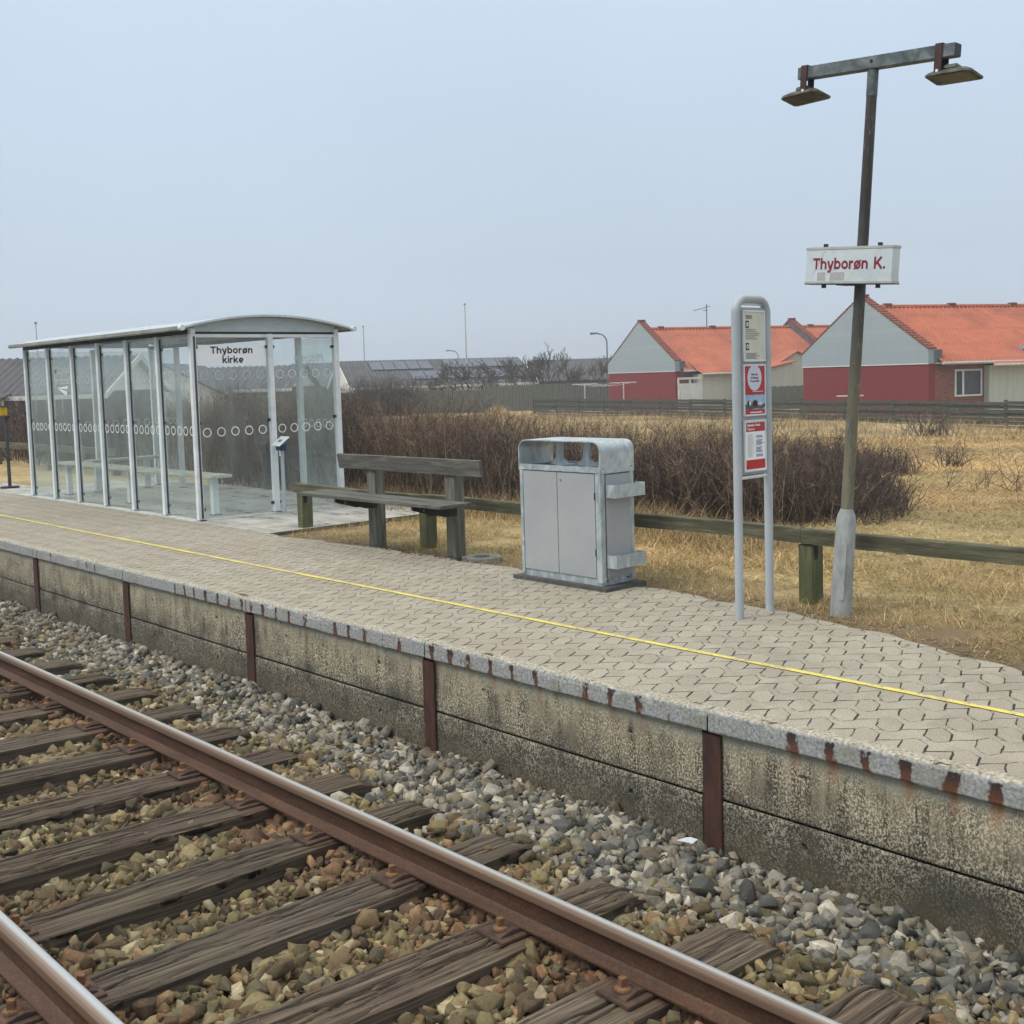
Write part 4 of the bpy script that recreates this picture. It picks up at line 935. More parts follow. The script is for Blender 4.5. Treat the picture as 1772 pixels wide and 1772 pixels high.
# ------------------------------------------------------------------ bench on the platform
bn = thing('park_bench', 'weathered grey timber bench on two broad posts beside the waste cabinet', 'bench', (-8.2, 6.0, 0))
for x, ly in ((-8.47, 6.02), (-7.36, 6.02)):
    b = MB(); b.box(x-.065, x+.065, ly, ly+.10, -.2, .79); b.build('leg', 'bench_leg', bn, bevel=.004)
    b = MB(); b.prism([(0, 0), (.34, 0), (.34, -.03), (.12, -.095), (0, -.095)], (x-.09, ly-.001, .447), (0, -1, 0), (0, 0, 1), (.022, 0, 0)); b.build('seat_bracket', 'dark', bn)
    b = MB(); b.prism([(0, 0), (.34, 0), (.34, -.03), (.12, -.095), (0, -.095)], (x+.066, ly-.001, .447), (0, -1, 0), (0, 0, 1), (.022, 0, 0)); b.build('seat_bracket', 'dark', bn)
for y0, y1 in ((5.665, 5.825), (5.838, 6.0)):
    b = MB(); b.box(-9.16, -7.06, y0, y1, .448, .476); b.build('seat_board', 'bench_grey', bn, bevel=.004)
b = MB(); b.box(-8.94, -6.93, 5.985, 6.017, .685, .820, rotX(math.radians(10))); b.build('backrest', 'bench_grey', bn, bevel=.004)

# ------------------------------------------------------------------ waste cabinet
wc = thing('waste_cabinet', 'grey two door waste sorting cabinet with galvanised hood and three openings', 'waste bin', (-5.765, 5.87, 0))
X0, X1, Y0, Y1 = -6.168, -5.362, 5.706, 6.046
b = MB(); b.box(X0-.055, X1+.075, Y0-.045, Y1+.03, -.01, .026); b.build('base_slab', simple('rubber_base', lin(84, 84, 82), lin(70, 70, 68), 20, .9), wc, bevel=.003)
b = MB(); b.box(X0+.012, X1-.012, Y0+.012, Y1-.012, .026, .075); b.build('plinth', 'galv', wc)
b = MB(); b.box(X0+.02, X1-.02, Y0+.02, Y1-.01, .07, .80); b.build('body', 'grey_panel', wc)
b = MB()
for (xa, xb, ya, yb) in ((X0, X0+.032, Y0, Y0+.03), (X1-.052, X1, Y0, Y0+.045), (X0, X0+.03, Y1-.03, Y1), (X1-.03, X1, Y1-.045, Y1)): MB().box(xa, xb, ya, yb, .045, .805).build('corner_post', 'galv', wc, bevel=.003)
for (xa, xb) in ((X0+.036, -5.785), (-5.781, X1-.056)):
    b = MB(); b.box(xa, xb, Y0+.001, Y0+.018, .078, .797); dd = b.build('door', 'grey_panel', wc, bevel=.002)
    if xa > -6: 
        MB().tube([(xa+.035, Y0-.004, .745), (xa+.035, Y0+.006, .745)], .008, 12).build('lock', 'alu', dd)
    else: pass
b = MB(); b.box(X0+.034, X0+.0358, Y0+.003, Y0+.02, .08, .79); b.box(X1-.0558, X1-.054, Y0+.003, Y0+.02, .08, .79)
for z in (.23, .62): b.box(X1-.060, X1-.052, Y0-.003, Y0+.003, z, z+.05)
b.build('hinge_gap', 'dark', wc)
# fascia tray under the openings
b = MB(); b.box(X0, X1, Y0-.002, Y0+.012, .805, .845); b.box(X0, X1, Y1-.012, Y1+.002, .805, .845); b.box(X0+.006, X1-.006, Y0+.010, Y1-.010, .806, .832); b.build('top_tray', 'galv', wc)
# hood: bent sheet with rounded corners
def hood_profile(x0, x1, z0, z1, r, n=9):
    p = [(x0, z0)]+[(x0+r-r*math.cos(q), z1-r+r*math.sin(q)) for q in np.linspace(0, PI/2, n)]+[(x1-r+r*math.sin(q), z1-r+r*math.cos(q)) for q in np.linspace(0, PI/2, n)]+[(x1, z0)]; return p
po = hood_profile(X0-.003, X1+.003, .80, 1.022, .072); pi_ = hood_profile(X0+.005, X1-.005, .80, 1.014, .064)[::-1]
n = len(po); V = []; 
for (a, c) in zip(po, pi_[::-1]): V += [(a[0], Y0-.004, a[1]), (c[0], Y0-.004, c[1]), (a[0], Y1+.004, a[1]), (c[0], Y1+.004, c[1])]
Fq = []
for i in range(n-1):
    k = 4*i; Fq += [(k, k+4, k+5, k+1), (k+2, k+3, k+7, k+6), (k, k+2, k+6, k+4), (k+1, k+5, k+7, k+3)]
Fq += [(0, 1, 3, 2), (4*n-4, 4*n-2, 4*n-1, 4*n-3)]
MB().add(V, Fq).build('hood', 'galv', wc, smooth=True)
# dividers between the openings, flared feet
for xc in (-5.90, -5.63):
    b = MB(); b.prism([(-.098, 0), (.098, 0), (.034, .058), (.034, .172), (-.034, .172), (-.034, .058)], (xc, Y0+.15, .836), (1, 0, 0), (0, 0, 1), (0, .012, 0)); b.build('divider', 'galv', wc)
for xc in (-6.05, -5.765, -5.48):
    b = MB(); b.box(xc-.085, xc+.085, Y0+.05, Y1-.05, .8325, .835); b.build('slot', 'black', wc)
b = MB(); b.box(X1-.0, X1+.006, Y0+.05, Y1-.05, .08, .79); b.build('side_panel', 'grey_panel', wc)
for z0 in (.635, .150):
    b = MB(); xa, xb, ya, yb, z1 = X1+.007, X1+.095, Y0+.045, Y1+.01, z0+.09
    b.box(xa, xb, ya, ya+.004, z0, z1); b.box(xa, xb, yb-.004, yb, z0, z1); b.box(xb-.004, xb, ya+.004, yb-.004, z0, z1); b.box(xa, xa+.003, ya+.004, yb-.004, z0, z1-.01); b.box(xa+.003, xb-.004, ya+.004, yb-.004, z0, z0+.003)
    b.build('bottle_tray', 'galv', wc)
b = MB()
for y in (Y0+.06, Y1-.07): b.tube([(X1-.013, y, .058), (X1-.004, y, .058)], .006, 8)
b.build('bolt', 'dark', wc)
for q, y in enumerate((Y0+.02, Y1-.03)): MB().tube([(X1+.002, y, .835), (X1+.006, y, .835)], .004, 8).build('rivet', 'dark', wc)

# ------------------------------------------------------------------ timetable sign
ts = thing('timetable_stand', 'grey tubular timetable stand with three poster frames between two legs', 'sign', (-4.10, 5.73, 0))
ya, yb, zt, rr = 5.556, 5.862, 1.895, .085
def arch_pts():
    p = [(-4.11, ya-.0, -.2), (-4.11, ya, .4), (-4.11, ya, 1.0), (-4.11, ya, zt-rr)]
    p += [(-4.11, ya+rr-rr*math.cos(q), zt-rr+rr*math.sin(q)) for q in np.linspace(.15, PI/2, 7)]
    p += [(-4.11, yb-rr+rr*math.sin(q), zt-rr+rr*math.cos(q)) for q in np.linspace(0, PI/2-.15, 7)]
    return p+[(-4.11, yb, zt-rr), (-4.11, yb, 1.0), (-4.11, yb, .4), (-4.11, yb, -.2)]
def sweep_x(pts, r, n=14):
    """tube whose cross section is built from the X axis and the in-plane normal"""
    b = MB(); V = []; k = len(pts); pts = [np.array(p) for p in pts]
    for i, p in enumerate(pts):
        t = pts[min(i+1, k-1)]-pts[max(i-1, 0)]; t /= np.linalg.norm(t); ex = np.array([1., 0, 0]); b2 = np.cross(t, ex); b2 /= np.linalg.norm(b2)
        for j in range(n): q = 2*PI*j/n; V.append(p+r*(math.cos(q)*ex+math.sin(q)*b2))
    Fq = [(i*n+j, i*n+(j+1) % n, (i+1)*n+(j+1) % n, (i+1)*n+j) for i in range(k-1) for j in range(n)]
    return b.add(V, Fq)
sweep_x(arch_pts(), .026).build('tube_frame', 'grey_paint', ts, smooth=True)
b = MB(); b.box(-4.125, -4.103, ya+.032, yb-.034, .855, 1.845); b.build('back_panel', 'grey_panel', ts, bevel=.003)
b = MB(); b.tube([(-4.11, ya, .838), (-4.11, yb, .838)], .010, 10); b.tube([(-4.11, ya, 1.862), (-4.11, yb, 1.862)], .006, 8); b.build('crossbar', 'white_metal', ts)
def frame(z0, z1, name='poster_frame'):
    b = MB(); y0, y1 = ya+.046, yb-.040; x0, x1 = -4.102, -4.088; t = .011
    b.box(x0, x1, y0, y0+t, z0, z1); b.box(x0, x1, y1-t, y1, z0, z1); b.box(x0, x1, y0+t, y1-t, z0, z0+t); b.box(x0, x1, y0+t, y1-t, z1-t, z1)
    return b.build(name, 'white_metal', ts, bevel=.002), y0+t, y1-t, z0+t, z1-t
XP = -4.0905
def sheet(par, y0, y1, z0, z1, mat, name='sheet', lift=0.):
    b = MB(); b.box(XP-.003+lift, XP-.001+lift, y0, y1, z0, z1); return b.build(name, mat, par)
UX, UY = (0, 1, 0), (0, 0, 1)
f1, y0, y1, z0, z1 = frame(1.525, 1.828); s1 = sheet(f1, y0, y1, z0, z1, 'paper', 'notice')
yy = y0+.015; rs = np.random.default_rng(3)
for (t, z) in (('Holdeplads', 1.795), ('Thyborøn K.', 1.783), ):
    text_mesh('lettering', t, .013, 'print', (XP, yy, z), UX, UY, s1, .0002, 'LEFT', .001)
for k, z in enumerate(np.concatenate([np.linspace(1.715, 1.66, 6), np.linspace(1.575, 1.545, 5)])):
    b = MB(); b.box(XP-.0005, XP+.0005, yy, yy+rs.uniform(.09, .15), z-.0016, z+.0016); b.build('print_line', 'print', s1)
for z in (1.745, 1.615):
    b = MB(); b.box(XP-.0006, XP+.0004, yy, yy+.030, z-.021, z+.021); b.build('pictogram', 'dark', s1)
    b = MB(); b.ring((XP+.0012, yy+.015, z), (0, 1, 0), (0, 0, 1.4), .0095, .004, 16); b.build('pictogram_mark', 'white_vinyl', s1)
f2, y0, y1, z0, z1 = frame(1.203, 1.510); zb = z0+.115; s2 = sheet(f2, y0, y1, zb, z1, 'poster_red', 'poster')
sheet(f2, y0, y1, z0+.028, zb-.0005, 'poster_sky', 'photo'); s2c = sheet(f2, y0, y1, z0, z0+.0275, 'poster_red', 'poster_foot')
b = MB(); cy_, cz_ = (y0+y1)/2-.004, (z1+zb)/2+.016
V = [(XP+.0004, cy_+.070*math.cos(q), cz_+.077*math.sin(q)) for q in np.linspace(0, 2*PI, 40, endpoint=False)]; b.add(V, [tuple(range(40))]); b.build('speech_bubble', 'poster_pale', s2)
for k, t in enumerate(('Nattoget', 'toggelskoret', '12. marts 2023')[:3]):
    pass
for t, z in (('Sidste rejse', .020), ('til Thyborøn', 0), ('12. marts 2023', -.020)):
    text_mesh('lettering', t, .0155, 'crimson', (XP+.0006, cy_, cz_+z), UX, UY, s2, .0, 'CENTER', .001, .95)
b = MB(); b.box(XP-.0004, XP+.0005, y0+.075, y1-.02, zb+.018, zb+.021); b.box(XP-.0004, XP+.0005, y0+.05, y1-.03, z0+.008, z0+.014); b.build('print_line', 'white_vinyl', s2)
# rocks with three grey and brown resting shapes in the photo
b = MB(); b.prism([(0, 0), (.045, -.004), (.11, .004), (.17, -.002), (y1-y0, .01), (y1-y0, .030), (.16, .026), (.10, .022), (.04, .030), (0, .028)], (XP-.0008, y0, z0+.031), (0, 1, 0), (0, 0, 1), (.0008, 0, 0)); b.build('rocks', 'poster_rock', f2)
for (cy2, cz2, ry, rz_, mt) in ((.040, .066, .020, .017, 'black'), (.046, .066, .008, .015, 'white_vinyl'), (.098, .064, .027, .020, 'pole_rust'), (.148, .062, .024, .011, 'poster_pale')):
    b = MB(); b.add([(XP+.0008+.0001*cy2, y0+cy2+ry*math.cos(q), z0+cz2+rz_*math.sin(q)) for q in np.linspace(0, 2*PI, 18, endpoint=False)], [tuple(range(18))]); b.build('photo_shape', mt, f2)
f3, y0, y1, z0, z1 = frame(.872, 1.180); s3 = sheet(f3, y0, y1, z0, z1, 'white_vinyl', 'timetable')
s3a = sheet(f3, y0+.006, y1-.004, z1-.058, z1-.004, 'poster_red', 'title_band', .0006); s3b = sheet(f3, y0+.006, y1-.004, z0+.004, z0+.06, 'poster_red2', 'foot_band', .0006)
text_mesh('lettering', 'Holstebro-Vemb-', .021, 'white_vinyl', (XP+.0008, y0+.012, z1-.020), UX, UY, s3a, .0004, 'LEFT', .001, .9)
text_mesh('lettering', 'Thyborøn', .021, 'white_vinyl', (XP+.0008, y0+.012, z1-.043), UX, UY, s3a, .0, 'LEFT', .001, .9)
b = MB()
for z in np.linspace(z1-.085, z0+.08, 15):
    if rs.uniform() < .85: b.box(XP-.0004, XP+.0003, y0+.105, y0+.105+rs.uniform(.045, .075), z-.003, z+.003)
b.build('print_line', 'print_blue', s3)
b = MB()
for z in np.linspace(z1-.075, z0+.08, 20): b.box(XP-.0004, XP+.0003, y0+.02, y0+rs.uniform(.05, .09), z-.001, z+.001)
b.build('print_line', 'patch', s3)

# ------------------------------------------------------------------ leaning lamp post with station sign
LEAN = math.atan2(.235, 3.16)
lp = thing('lamp_post', 'leaning rusty lamp post with two floodlights on a cross beam', 'lamp post', (-3.785, 6.13, -.03)); lp.rotation_euler = (0, LEAN, 0)
b = MB(); b.tube([(0, 0, -.15), (0, 0, 0), (0, 0, .30), (0, 0, .575), (0, 0, .62), (0, 0, .66)], [.066, .064, .061, .059, .052, .036], 24); sl = b.build('sleeve', 'sleeve', lp, local=True, smooth=True)
b = MB(); b.prism([(-.018, .12), (-.010, .108), (.010, .108), (.018, .12), (.018, .46), (-.018, .46)], (.028, -.0585, 0), (1, .22, 0), (0, 0, 1), (.0, .006, 0)); b.build('service_door', 'sleeve', sl, local=True)
b = MB(); b.tube([(0, 0, .55), (0, 0, 1.6), (0, 0, 2.6), (0, 0, 3.212)], [.036, .0335, .031, .029], 20); b.build('pole', 'pole', lp, local=True, smooth=True)
b = MB(); b.tube([(0, 0, 3.06), (0, 0, 3.207)], .0315, 20); b.build('pole_collar', 'galv_dark', lp, local=True, smooth=True)
b = MB(); bx0, bx1, bz0, bz1 = -.485, .505, 3.208, 3.278
b.box(bx0, bx1, -.035, .035, bz0, bz1); arm = b.build('cross_beam', 'galv_dark', lp, local=True, bevel=.003)
MB().tube([(.005, -.0365, 3.248), (.005, -.034, 3.248)], .011, 14).build('hole', 'black', arm, local=True)
MB().box(bx1-.001, bx1+.002, -.030, .030, bz0+.005, bz1-.005).build('end_opening', 'black', arm, local=True)
for sx_, xb in ((-1, -.455), (1, .395)):
    for nm_, ya2, yb2, za2 in (('bracket', -.042, -.036, 3.120), ('bracket', .036, .042, 3.135)):
        b = MB(); b.box(xb-.004, xb+.040, ya2, yb2, za2, 3.285); br = b.build('bracket', 'pole_rust', arm, local=True, bevel=.002)
        if ya2 < 0: MB().tube([(xb+.017, -.047, 3.140), (xb+.017, -.040, 3.140)], .008, 10).build('bolt', 'white_vinyl', br, local=True)
    MB().box(xb-.004, xb+.040, -.036, .036, 3.279, 3.285).build('bracket_top', 'pole_rust', arm, local=True)
    fx0, fx1 = (-.60, -.345) if sx_ < 0 else (.335, .60); tilt = rotY(math.radians(-5 if sx_ < 0 else -1))@rotX(math.radians(-9)); c0 = np.array([(fx0+fx1)/2, .035, 3.118])
    hw = (fx1-fx0)/2; prof2 = [(-hw, -.060), (-hw+.03, -.082), (hw-.045, -.082), (hw, -.062), (hw, .082), (hw-.02, .092), (-hw+.02, .092), (-hw, .080)]
    lo = [c0+tilt@np.array([x, y, -.010]) for x, y in prof2]; mi = [c0+tilt@np.array([x, y, .002]) for x, y in prof2]; hi = [c0+tilt@np.array([x*.72, y*.7, .022]) for x, y in prof2]
    b = MB(); b.add(lo+mi+hi, [tuple(range(8))[::-1], tuple(range(16, 24))]+[(i, (i+1) % 8, 8+(i+1) % 8, 8+i) for i in range(8)]+[(8+i, 8+(i+1) % 8, 16+(i+1) % 8, 16+i) for i in range(8)])
    fl_ = b.build('floodlight', 'floodlight', lp, local=True)
    b = MB(); q0, q1 = (-.9, .1) if sx_ < 0 else (-.6, .85); b.add([c0+tilt@np.array([x, y, -.0125]) for x, y in ((hw*q0, -.066), (hw*q1, -.066), (hw*q1, .074), (hw*q0, .074))], [(0, 1, 2, 3)]); b.build('lens', 'flood_glass', fl_, local=True)
    b = MB(); b.box(c0[0]-.03, c0[0]+.05, -.025, .06, 3.138, 3.165, tilt); b.build('gear_box', 'floodlight', fl_, local=True, bevel=.006)
# station sign box: own thing hanging on the post
sg = thing('station_sign', 'white double sided sign box reading Thyborøn K. on the lamp post', 'sign', tuple(np.array([-3.815, 6.13, -.03])+rotY(LEAN)@np.array([0, 0, 2.0]))); sg.rotation_euler = (0, LEAN, 0)
sx0, sx1, sz0, sz1 = -.272, .292, .0, .205
b = MB(); b.box(sx0, sx1, -.115, -.035, sz0, sz1); body = b.build('box', 'sign_white', sg, local=True, bevel=.003)
b = MB(); b.box(sx0-.002, sx1+.004, -.118, -.032, sz1-.012, sz1+.004); b.box(sx0-.002, sx1+.004, -.118, -.032, sz0-.004, sz0+.010); b.build('edge_trim', 'sign_frame', sg, local=True, bevel=.002)
b = MB(); b.box(sx0-.004, sx1+.006, -.116, -.034, sz0-.008, sz0-.0042)
for x in (sx0+.095, sx1-.115):
    b.box(x, x+.020, -.085, -.065, sz0-.028, sz0-.004); b.box(x, x+.020, -.085, -.065, sz1+.004, sz1+.024)
b.box(-.10, .02, -.05, .045, sz0-.012, sz0-.002); b.box(-.06, .04, -.05, .045, sz1+.002, sz1+.008); b.build('clamp', 'black', sg, local=True)
def local_text(name, body_, size, mat, o3, par, bold, sx=1., lift=.0015, ux=(1, 0, 0), uy=(0, 0, 1)):
    o = text_mesh(name, body_, size, mat, (0, 0, 0), ux, uy, None, bold, 'CENTER', lift, sx); o.parent = par; o.location = o3; return o
glyph_text('lettering', 'Thyborøn', .092, 'crimson', (-.042, -.1155, .104), (1, 0, 0), (0, 0, 1), body, .88, .06, True)
glyph_text('lettering', 'K.', .094, 'crimson', (.212, -.1155, .104), (1, 0, 0), (0, 0, 1), body, .88, .06, True)
b = MB()
for (xa, xb) in ((-.19, -.135), (-.105, -.01)): b.box(xa, xb, -.1158, -.1151, .014, .062)
b.build('peeled_patch', 'patch', body, local=True)
b = MB(); b.quad((-.225, -.1156, .045), (-.2235, -.1156, .045), (-.145, -.1156, .185), (-.147, -.1156, .186)); b.build('scratch', 'print', body, local=True)

# ------------------------------------------------------------------ shelter
sh = thing('platform_shelter', 'glazed platform shelter with curved roof and Thyborøn kirke name plate', 'shelter', (-14, 6.9, 0))
SXR, PWD, SY0, SY1, SH = -11.633, .8199, 5.951, 7.80, 2.045
PWs = .062
def post(x, y, name='post'):
    b = MB(); b.box(x-PWs/2, x+PWs/2, y-.033, y+.033, .012, SH); p_ = b.build(name, 'white_metal', sh, bevel=.004)
    b = MB(); b.box(x-.07, x+.07, y-.035, y+.035, .004, .014); b.build('foot_plate', 'dark', p_)
    if y < 6: b = MB(); b.box(x+PWs/2, x+PWs/2+.006, y-.002, y+.020, .03, SH-.03); b.build('gasket', 'post_dark', p_)
    return p_
def clip(x, y, z, par=None):
    b = MB(); b.box(x-.014, x+.014, y-.014, y+.014, z-.016, z+.016); return b
FX = [SXR+.033-PWD*k for k in range(7)]
ZP0, ZP1 = .045, 2.02
def pane_front(xa, xb, y, rings=True, upper=True, logo=False):
    b = MB(); b.box(xa, xb, y-.004, y+.004, ZP0, ZP1); g_ = b.build('glass_pane', 'glass', sh)
    b = MB(); n = 5; w_ = xb-xa
    for k in range(n):
        cx = xa+w_*(k+.5)/n*1.0
        b.ring((cx, y-.0055, .985), (1, 0, 0), (0, 0, 1), .052, .040)
    b.build('ring_decals', 'ring', g_)
    b = MB()
    if upper and not logo:
        for k in range(n): b.ring((xa+w_*(k+.5)/n, y-.0055, 1.60), (1, 0, 0), (0, 0, 1), .052, .044)
        b.build('upper_ring_decals', 'faint', g_)
    if logo:
        text_mesh('lettering', 'Midtjyske', .15, 'faint', ((xa+xb)/2, y-.005, 1.74), (1, 0, 0), (0, 0, 1), g_, .001, 'CENTER', .001, .9)
        text_mesh('lettering', 'Jernbaner', .15, 'faint', ((xa+xb)/2, y-.005, 1.60), (1, 0, 0), (0, 0, 1), g_, .001, 'CENTER', .001, .9)
        cx = (xa+xb)/2; b = MB(); b.add([(cx-.16, y-.006, 1.51), (cx+.19, y-.006, 1.53), (cx+.16, y-.006, 1.49), (cx-.04, y-.006, 1.495)], [(0, 1, 2, 3)]); b.add([(cx-.16, y-.006, 1.505), (cx+.16, y-.006, 1.455), (cx+.12, y-.006, 1.40), (cx-.08, y-.006, 1.47)], [(0, 1, 2, 3)]); b.build('logo', 'ring', g_)
    return g_
for k, x in enumerate(FX): post(x-.033 if False else x, SY0)
cb = MB()
for k in range(6):
    xa, xb = FX[k+1]+PWs/2+.008, FX[k]-PWs/2-.008
    pane_front(xa, xb, SY0+.012, upper=(k % 2 == 1 or k in (0,)), logo=(k == 4))
    for z in (.12, 1.07, 1.90):
        for x in (xa, xb): cb.box(x-.014, x+.014, SY0+.004, SY0+.036, z-.016, z+.016)
# right end wall
post(SXR+.033, 6.905, 'post'); post(SXR+.033, SY1)
def pane_side(x, ya_, yb_, nr=5, face=1):
    b = MB(); b.box(x-.004, x+.004, ya_, yb_, ZP0, ZP1); g_ = b.build('glass_pane', 'glass', sh); w_ = yb_-ya_
    b = MB()
    for k in range(nr): b.ring((x+.0055*face, ya_+w_*(k+.5)/nr, .965), (0, 1, 0), (0, 0, 1), .052, .040)
    b.build('ring_decals', 'ring', g_); b = MB()
    for k in range(nr): b.ring((x+.0055*face, ya_+w_*(k+.5)/nr, 1.59), (0, 1, 0), (0, 0, 1), .050, .043)
    b.build('upper_ring_decals', 'ring' if ya_ > 6.5 else 'faint', g_); return g_
for (ya_, yb_) in ((SY0+.045, 6.905-.045), (6.905+.045, SY1-.045)):
    gp = pane_side(SXR+.022, ya_, yb_)
    for z in (.12, 1.07, 1.90):
        for y in (ya_, yb_): cb.box(SXR+.010, SXR+.044, y-.014, y+.014, z-.016, z+.016)
    if ya_ < 6.2:
        b = MB(); b.box(SXR+.028, SXR+.031, ya_+.012, yb_-.01, 1.700, 1.925); nm = b.build('name_plate', 'white_vinyl', gp)
        glyph_text('lettering', 'Thyborøn', .108, 'navy', (SXR+.0318, (ya_+yb_)/2, 1.858), (0, 1, 0), (0, 0, 1), nm, 1.05)
        glyph_text('lettering', 'kirke', .108, 'navy', (SXR+.0318, (ya_+yb_)/2+.01, 1.752), (0, 1, 0), (0, 0, 1), nm, 1.05)
    else:
        text_mesh('lettering', 'Midtjyske', .13, 'faint', (SXR+.017, (ya_+yb_)/2+.08, 1.77), (0, -1, 0), (0, 0, 1), gp, .0, 'CENTER', .001, .8)
# left end wall and the two closed bays of the back
XL = FX[6]
post(XL, 6.905); post(XL, SY1); post(FX[1], SY1); post(FX[5], SY1)
pane_side(XL, SY0+.045, 6.905-.045); pane_side(XL, 6.905+.045, SY1-.045)
for (xa, xb) in ((FX[1]+.04, FX[0]-.04), (FX[6]+.04, FX[5]-.04)):
    b = MB(); b.box(xa, xb, SY1-.016, SY1-.008, ZP0, ZP1); g_ = b.build('glass_pane', 'glass', sh); b = MB()
    for k in range(5): b.ring((xa+(xb-xa)*(k+.5)/5, SY1-.018, .985), (1, 0, 0), (0, 0, 1), .052, .040)
    b.build('ring_decals', 'ring', g_)
cb.build('glass_clips', 'dark', sh)
# beams
b = MB(); b.box(XL-.03, SXR+.06, SY0-.028, SY0+.028, SH, SH+.05); b.box(XL-.03, SXR+.06, SY1-.028, SY1+.028, SH, SH+.05); b.build('eaves_beam', 'dark', sh)
b = MB(); b.box(SXR+.008, SXR+.062, SY0+.034, SY1-.034, SH-.040, SH-.004); b.build('end_beam', 'white_metal', sh, bevel=.003)
b = MB(); b.box(SXR+.010, SXR+.048, SY0+.034, SY1-.034, SH-.004, SH+.022); b.build('shadow_gap', 'dark', sh)
# curved roof
YC = (SY0+SY1)/2; HW = (SY1-SY0)/2+.155; RISE = .138
def arc(y, z0=SH+.052, rise=RISE, hw=HW): return z0+rise*(1-((y-YC)/hw)**2)
ysr = np.linspace(YC-HW, YC+HW, 33); XA, XB = XL-.10, SXR+.165
V = []
for y in ysr: z = arc(y); V += [(XA, y, z), (XB, y, z), (XA, y, z+.022), (XB, y, z+.022)]
Fq = []
for i in range(32): k = 4*i; Fq += [(k, k+4, k+5, k+1), (k+2, k+3, k+7, k+6), (k, k+2, k+6, k+4), (k+1, k+5, k+7, k+3)]
Fq += [(0, 1, 3, 2), (128, 130, 131, 129)]
MB().add(V, Fq).build('roof', 'roof_sheet', sh, smooth=True)
b = MB(); b.box(XA-.01, XB-.02, YC-HW-.045, YC-HW+.006, SH+.030, SH+.078); b.box(XA-.01, XB-.02, YC+HW-.006, YC+HW+.045, SH+.030, SH+.078); b.build('gutter', 'roof_edge', sh, bevel=.01)
b = MB()
for y in (YC-HW-.025, YC+HW+.025): b.tube([(XB-.03, y, SH+.058), (XB+.03, y, SH+.058)], .030, 14)
b.build('gutter_end', 'white_metal', sh, smooth=True)
# end panel under the arch
pp = [(y, arc(y)-.006) for y in np.linspace(SY0+.02, SY1-.02, 25)]; poly = [(SY0+.02, SH+.024)]+pp+[(SY1-.02, SH+.024)]
b = MB(); b.prism(poly, (SXR+.040, 0, 0), (0, 1, 0), (0, 0, 1), (.012, 0, 0)); b.build('end_panel', 'tympanum', sh)
b = MB(); b.prism(poly, (XL-.03, 0, 0), (0, 1, 0), (0, 0, 1), (.012, 0, 0)); b.build('end_panel', 'tympanum', sh)
b = MB()
for y in (SY0, SY1): b.box(SXR+.005, SXR+.066, y-.030, y+.030, SH+.001, SH+.055)
b.build('corner_block', 'white_metal', sh, bevel=.004)
# pale strip of kerb stones under the glazing
b = MB(); b.box(-16.9, SXR+.10, 5.868, 5.985, -.1, .012); b.box(SXR-.02, SXR+.12, 5.99, 7.9, -.1, .010); b.build('sill_strip', simple('sill_concrete', lin(196, 200, 196), lin(170, 174, 170), 8, .7), sh)
# benches inside
def in_bench(name, x0, x1, y0, y1, legs, label):
    t = thing(name, label, 'bench', ((x0+x1)/2, (y0+y1)/2, 0)); b = MB(); b.box(x0, x1, y0, y1, .435, .468); b.build('seat', 'slab_bench', t, bevel=.006)
    for lx, ly in legs:
        b = MB(); b.box(lx-.035, lx+.035, ly-.035, ly+.035, .01, .434); l_ = b.build('leg', 'white_metal', t); MB().box(lx-.06, lx+.06, ly-.05, ly+.05, .004, .013).build('foot_plate', 'dark', l_)
in_bench('shelter_bench', -16.42, -11.80, 6.20, 6.47, [(-11.98, 6.33), (-14.2, 6.33), (-16.2, 6.33)], 'long bench inside the shelter running beside the platform glazing')
in_bench('shelter_bench', -16.36, -16.08, 6.62, 7.66, [(-16.22, 6.75), (-16.22, 7.5)], 'short bench inside the shelter along its far left end')
# card reader
cr_ = thing('card_reader', 'slim grey post with tilted white notice plate and blue reader by the shelter', 'ticket reader', (-11.42, 6.90, 0))
b = MB(); b.tube([(-11.42, 6.90, 0), (-11.42, 6.90, .74)], .021, 14); b.build('post', 'grey_paint', cr_, smooth=True)
b = MB(); b.box(-11.475, -11.365, 6.85, 6.93, .72, .80); b.build('reader', 'blue', cr_, bevel=.008)
b = MB(); b.tube([(-11.40, 6.862, .66), (-11.40, 6.862, .735)], .010, 8); b.build('cable', 'white_metal', cr_)
b = MB(); rr_ = rotZ(-.15)@rotX(math.radians(38))
b.box(-11.53, -11.30, 6.80, 6.96, .822, .832, rr_); pl = b.build('notice_plate', 'white_vinyl', cr_)
b = MB(); b.box(-11.46, -11.37, 6.86, 6.90, .8335, .834, rr_, (-11.415, 6.88, .827)); b.build('print', 'print', pl)
# yellow box on a dark post at the left edge
yb_ = thing('yellow_validator', 'yellow box on a dark post at the left edge of the photo', 'validator', (-18.45, 6.28, 0))
b = MB(); b.tube([(-18.45, 6.28, 0), (-18.45, 6.28, 1.10)], .026, 12); b.build('post', 'post_dark', yb_, smooth=True)
b = MB(); b.box(-18.74, -18.52, 6.22, 6.34, 1.11, 1.24); b.build('box', 'yellow', yb_, bevel=.012)
b = MB(); b.box(-18.54, -18.38, 6.24, 6.32, 1.07, 1.10); b.box(-18.60, -18.46, 6.24, 6.32, 1.24, 1.255); b.build('bracket', 'black', yb_)
b = MB(); b.tube([(-18.45, 6.28, -.01), (-18.45, 6.28, .012)], .14, 18); b.build('foot', 'dark', yb_)

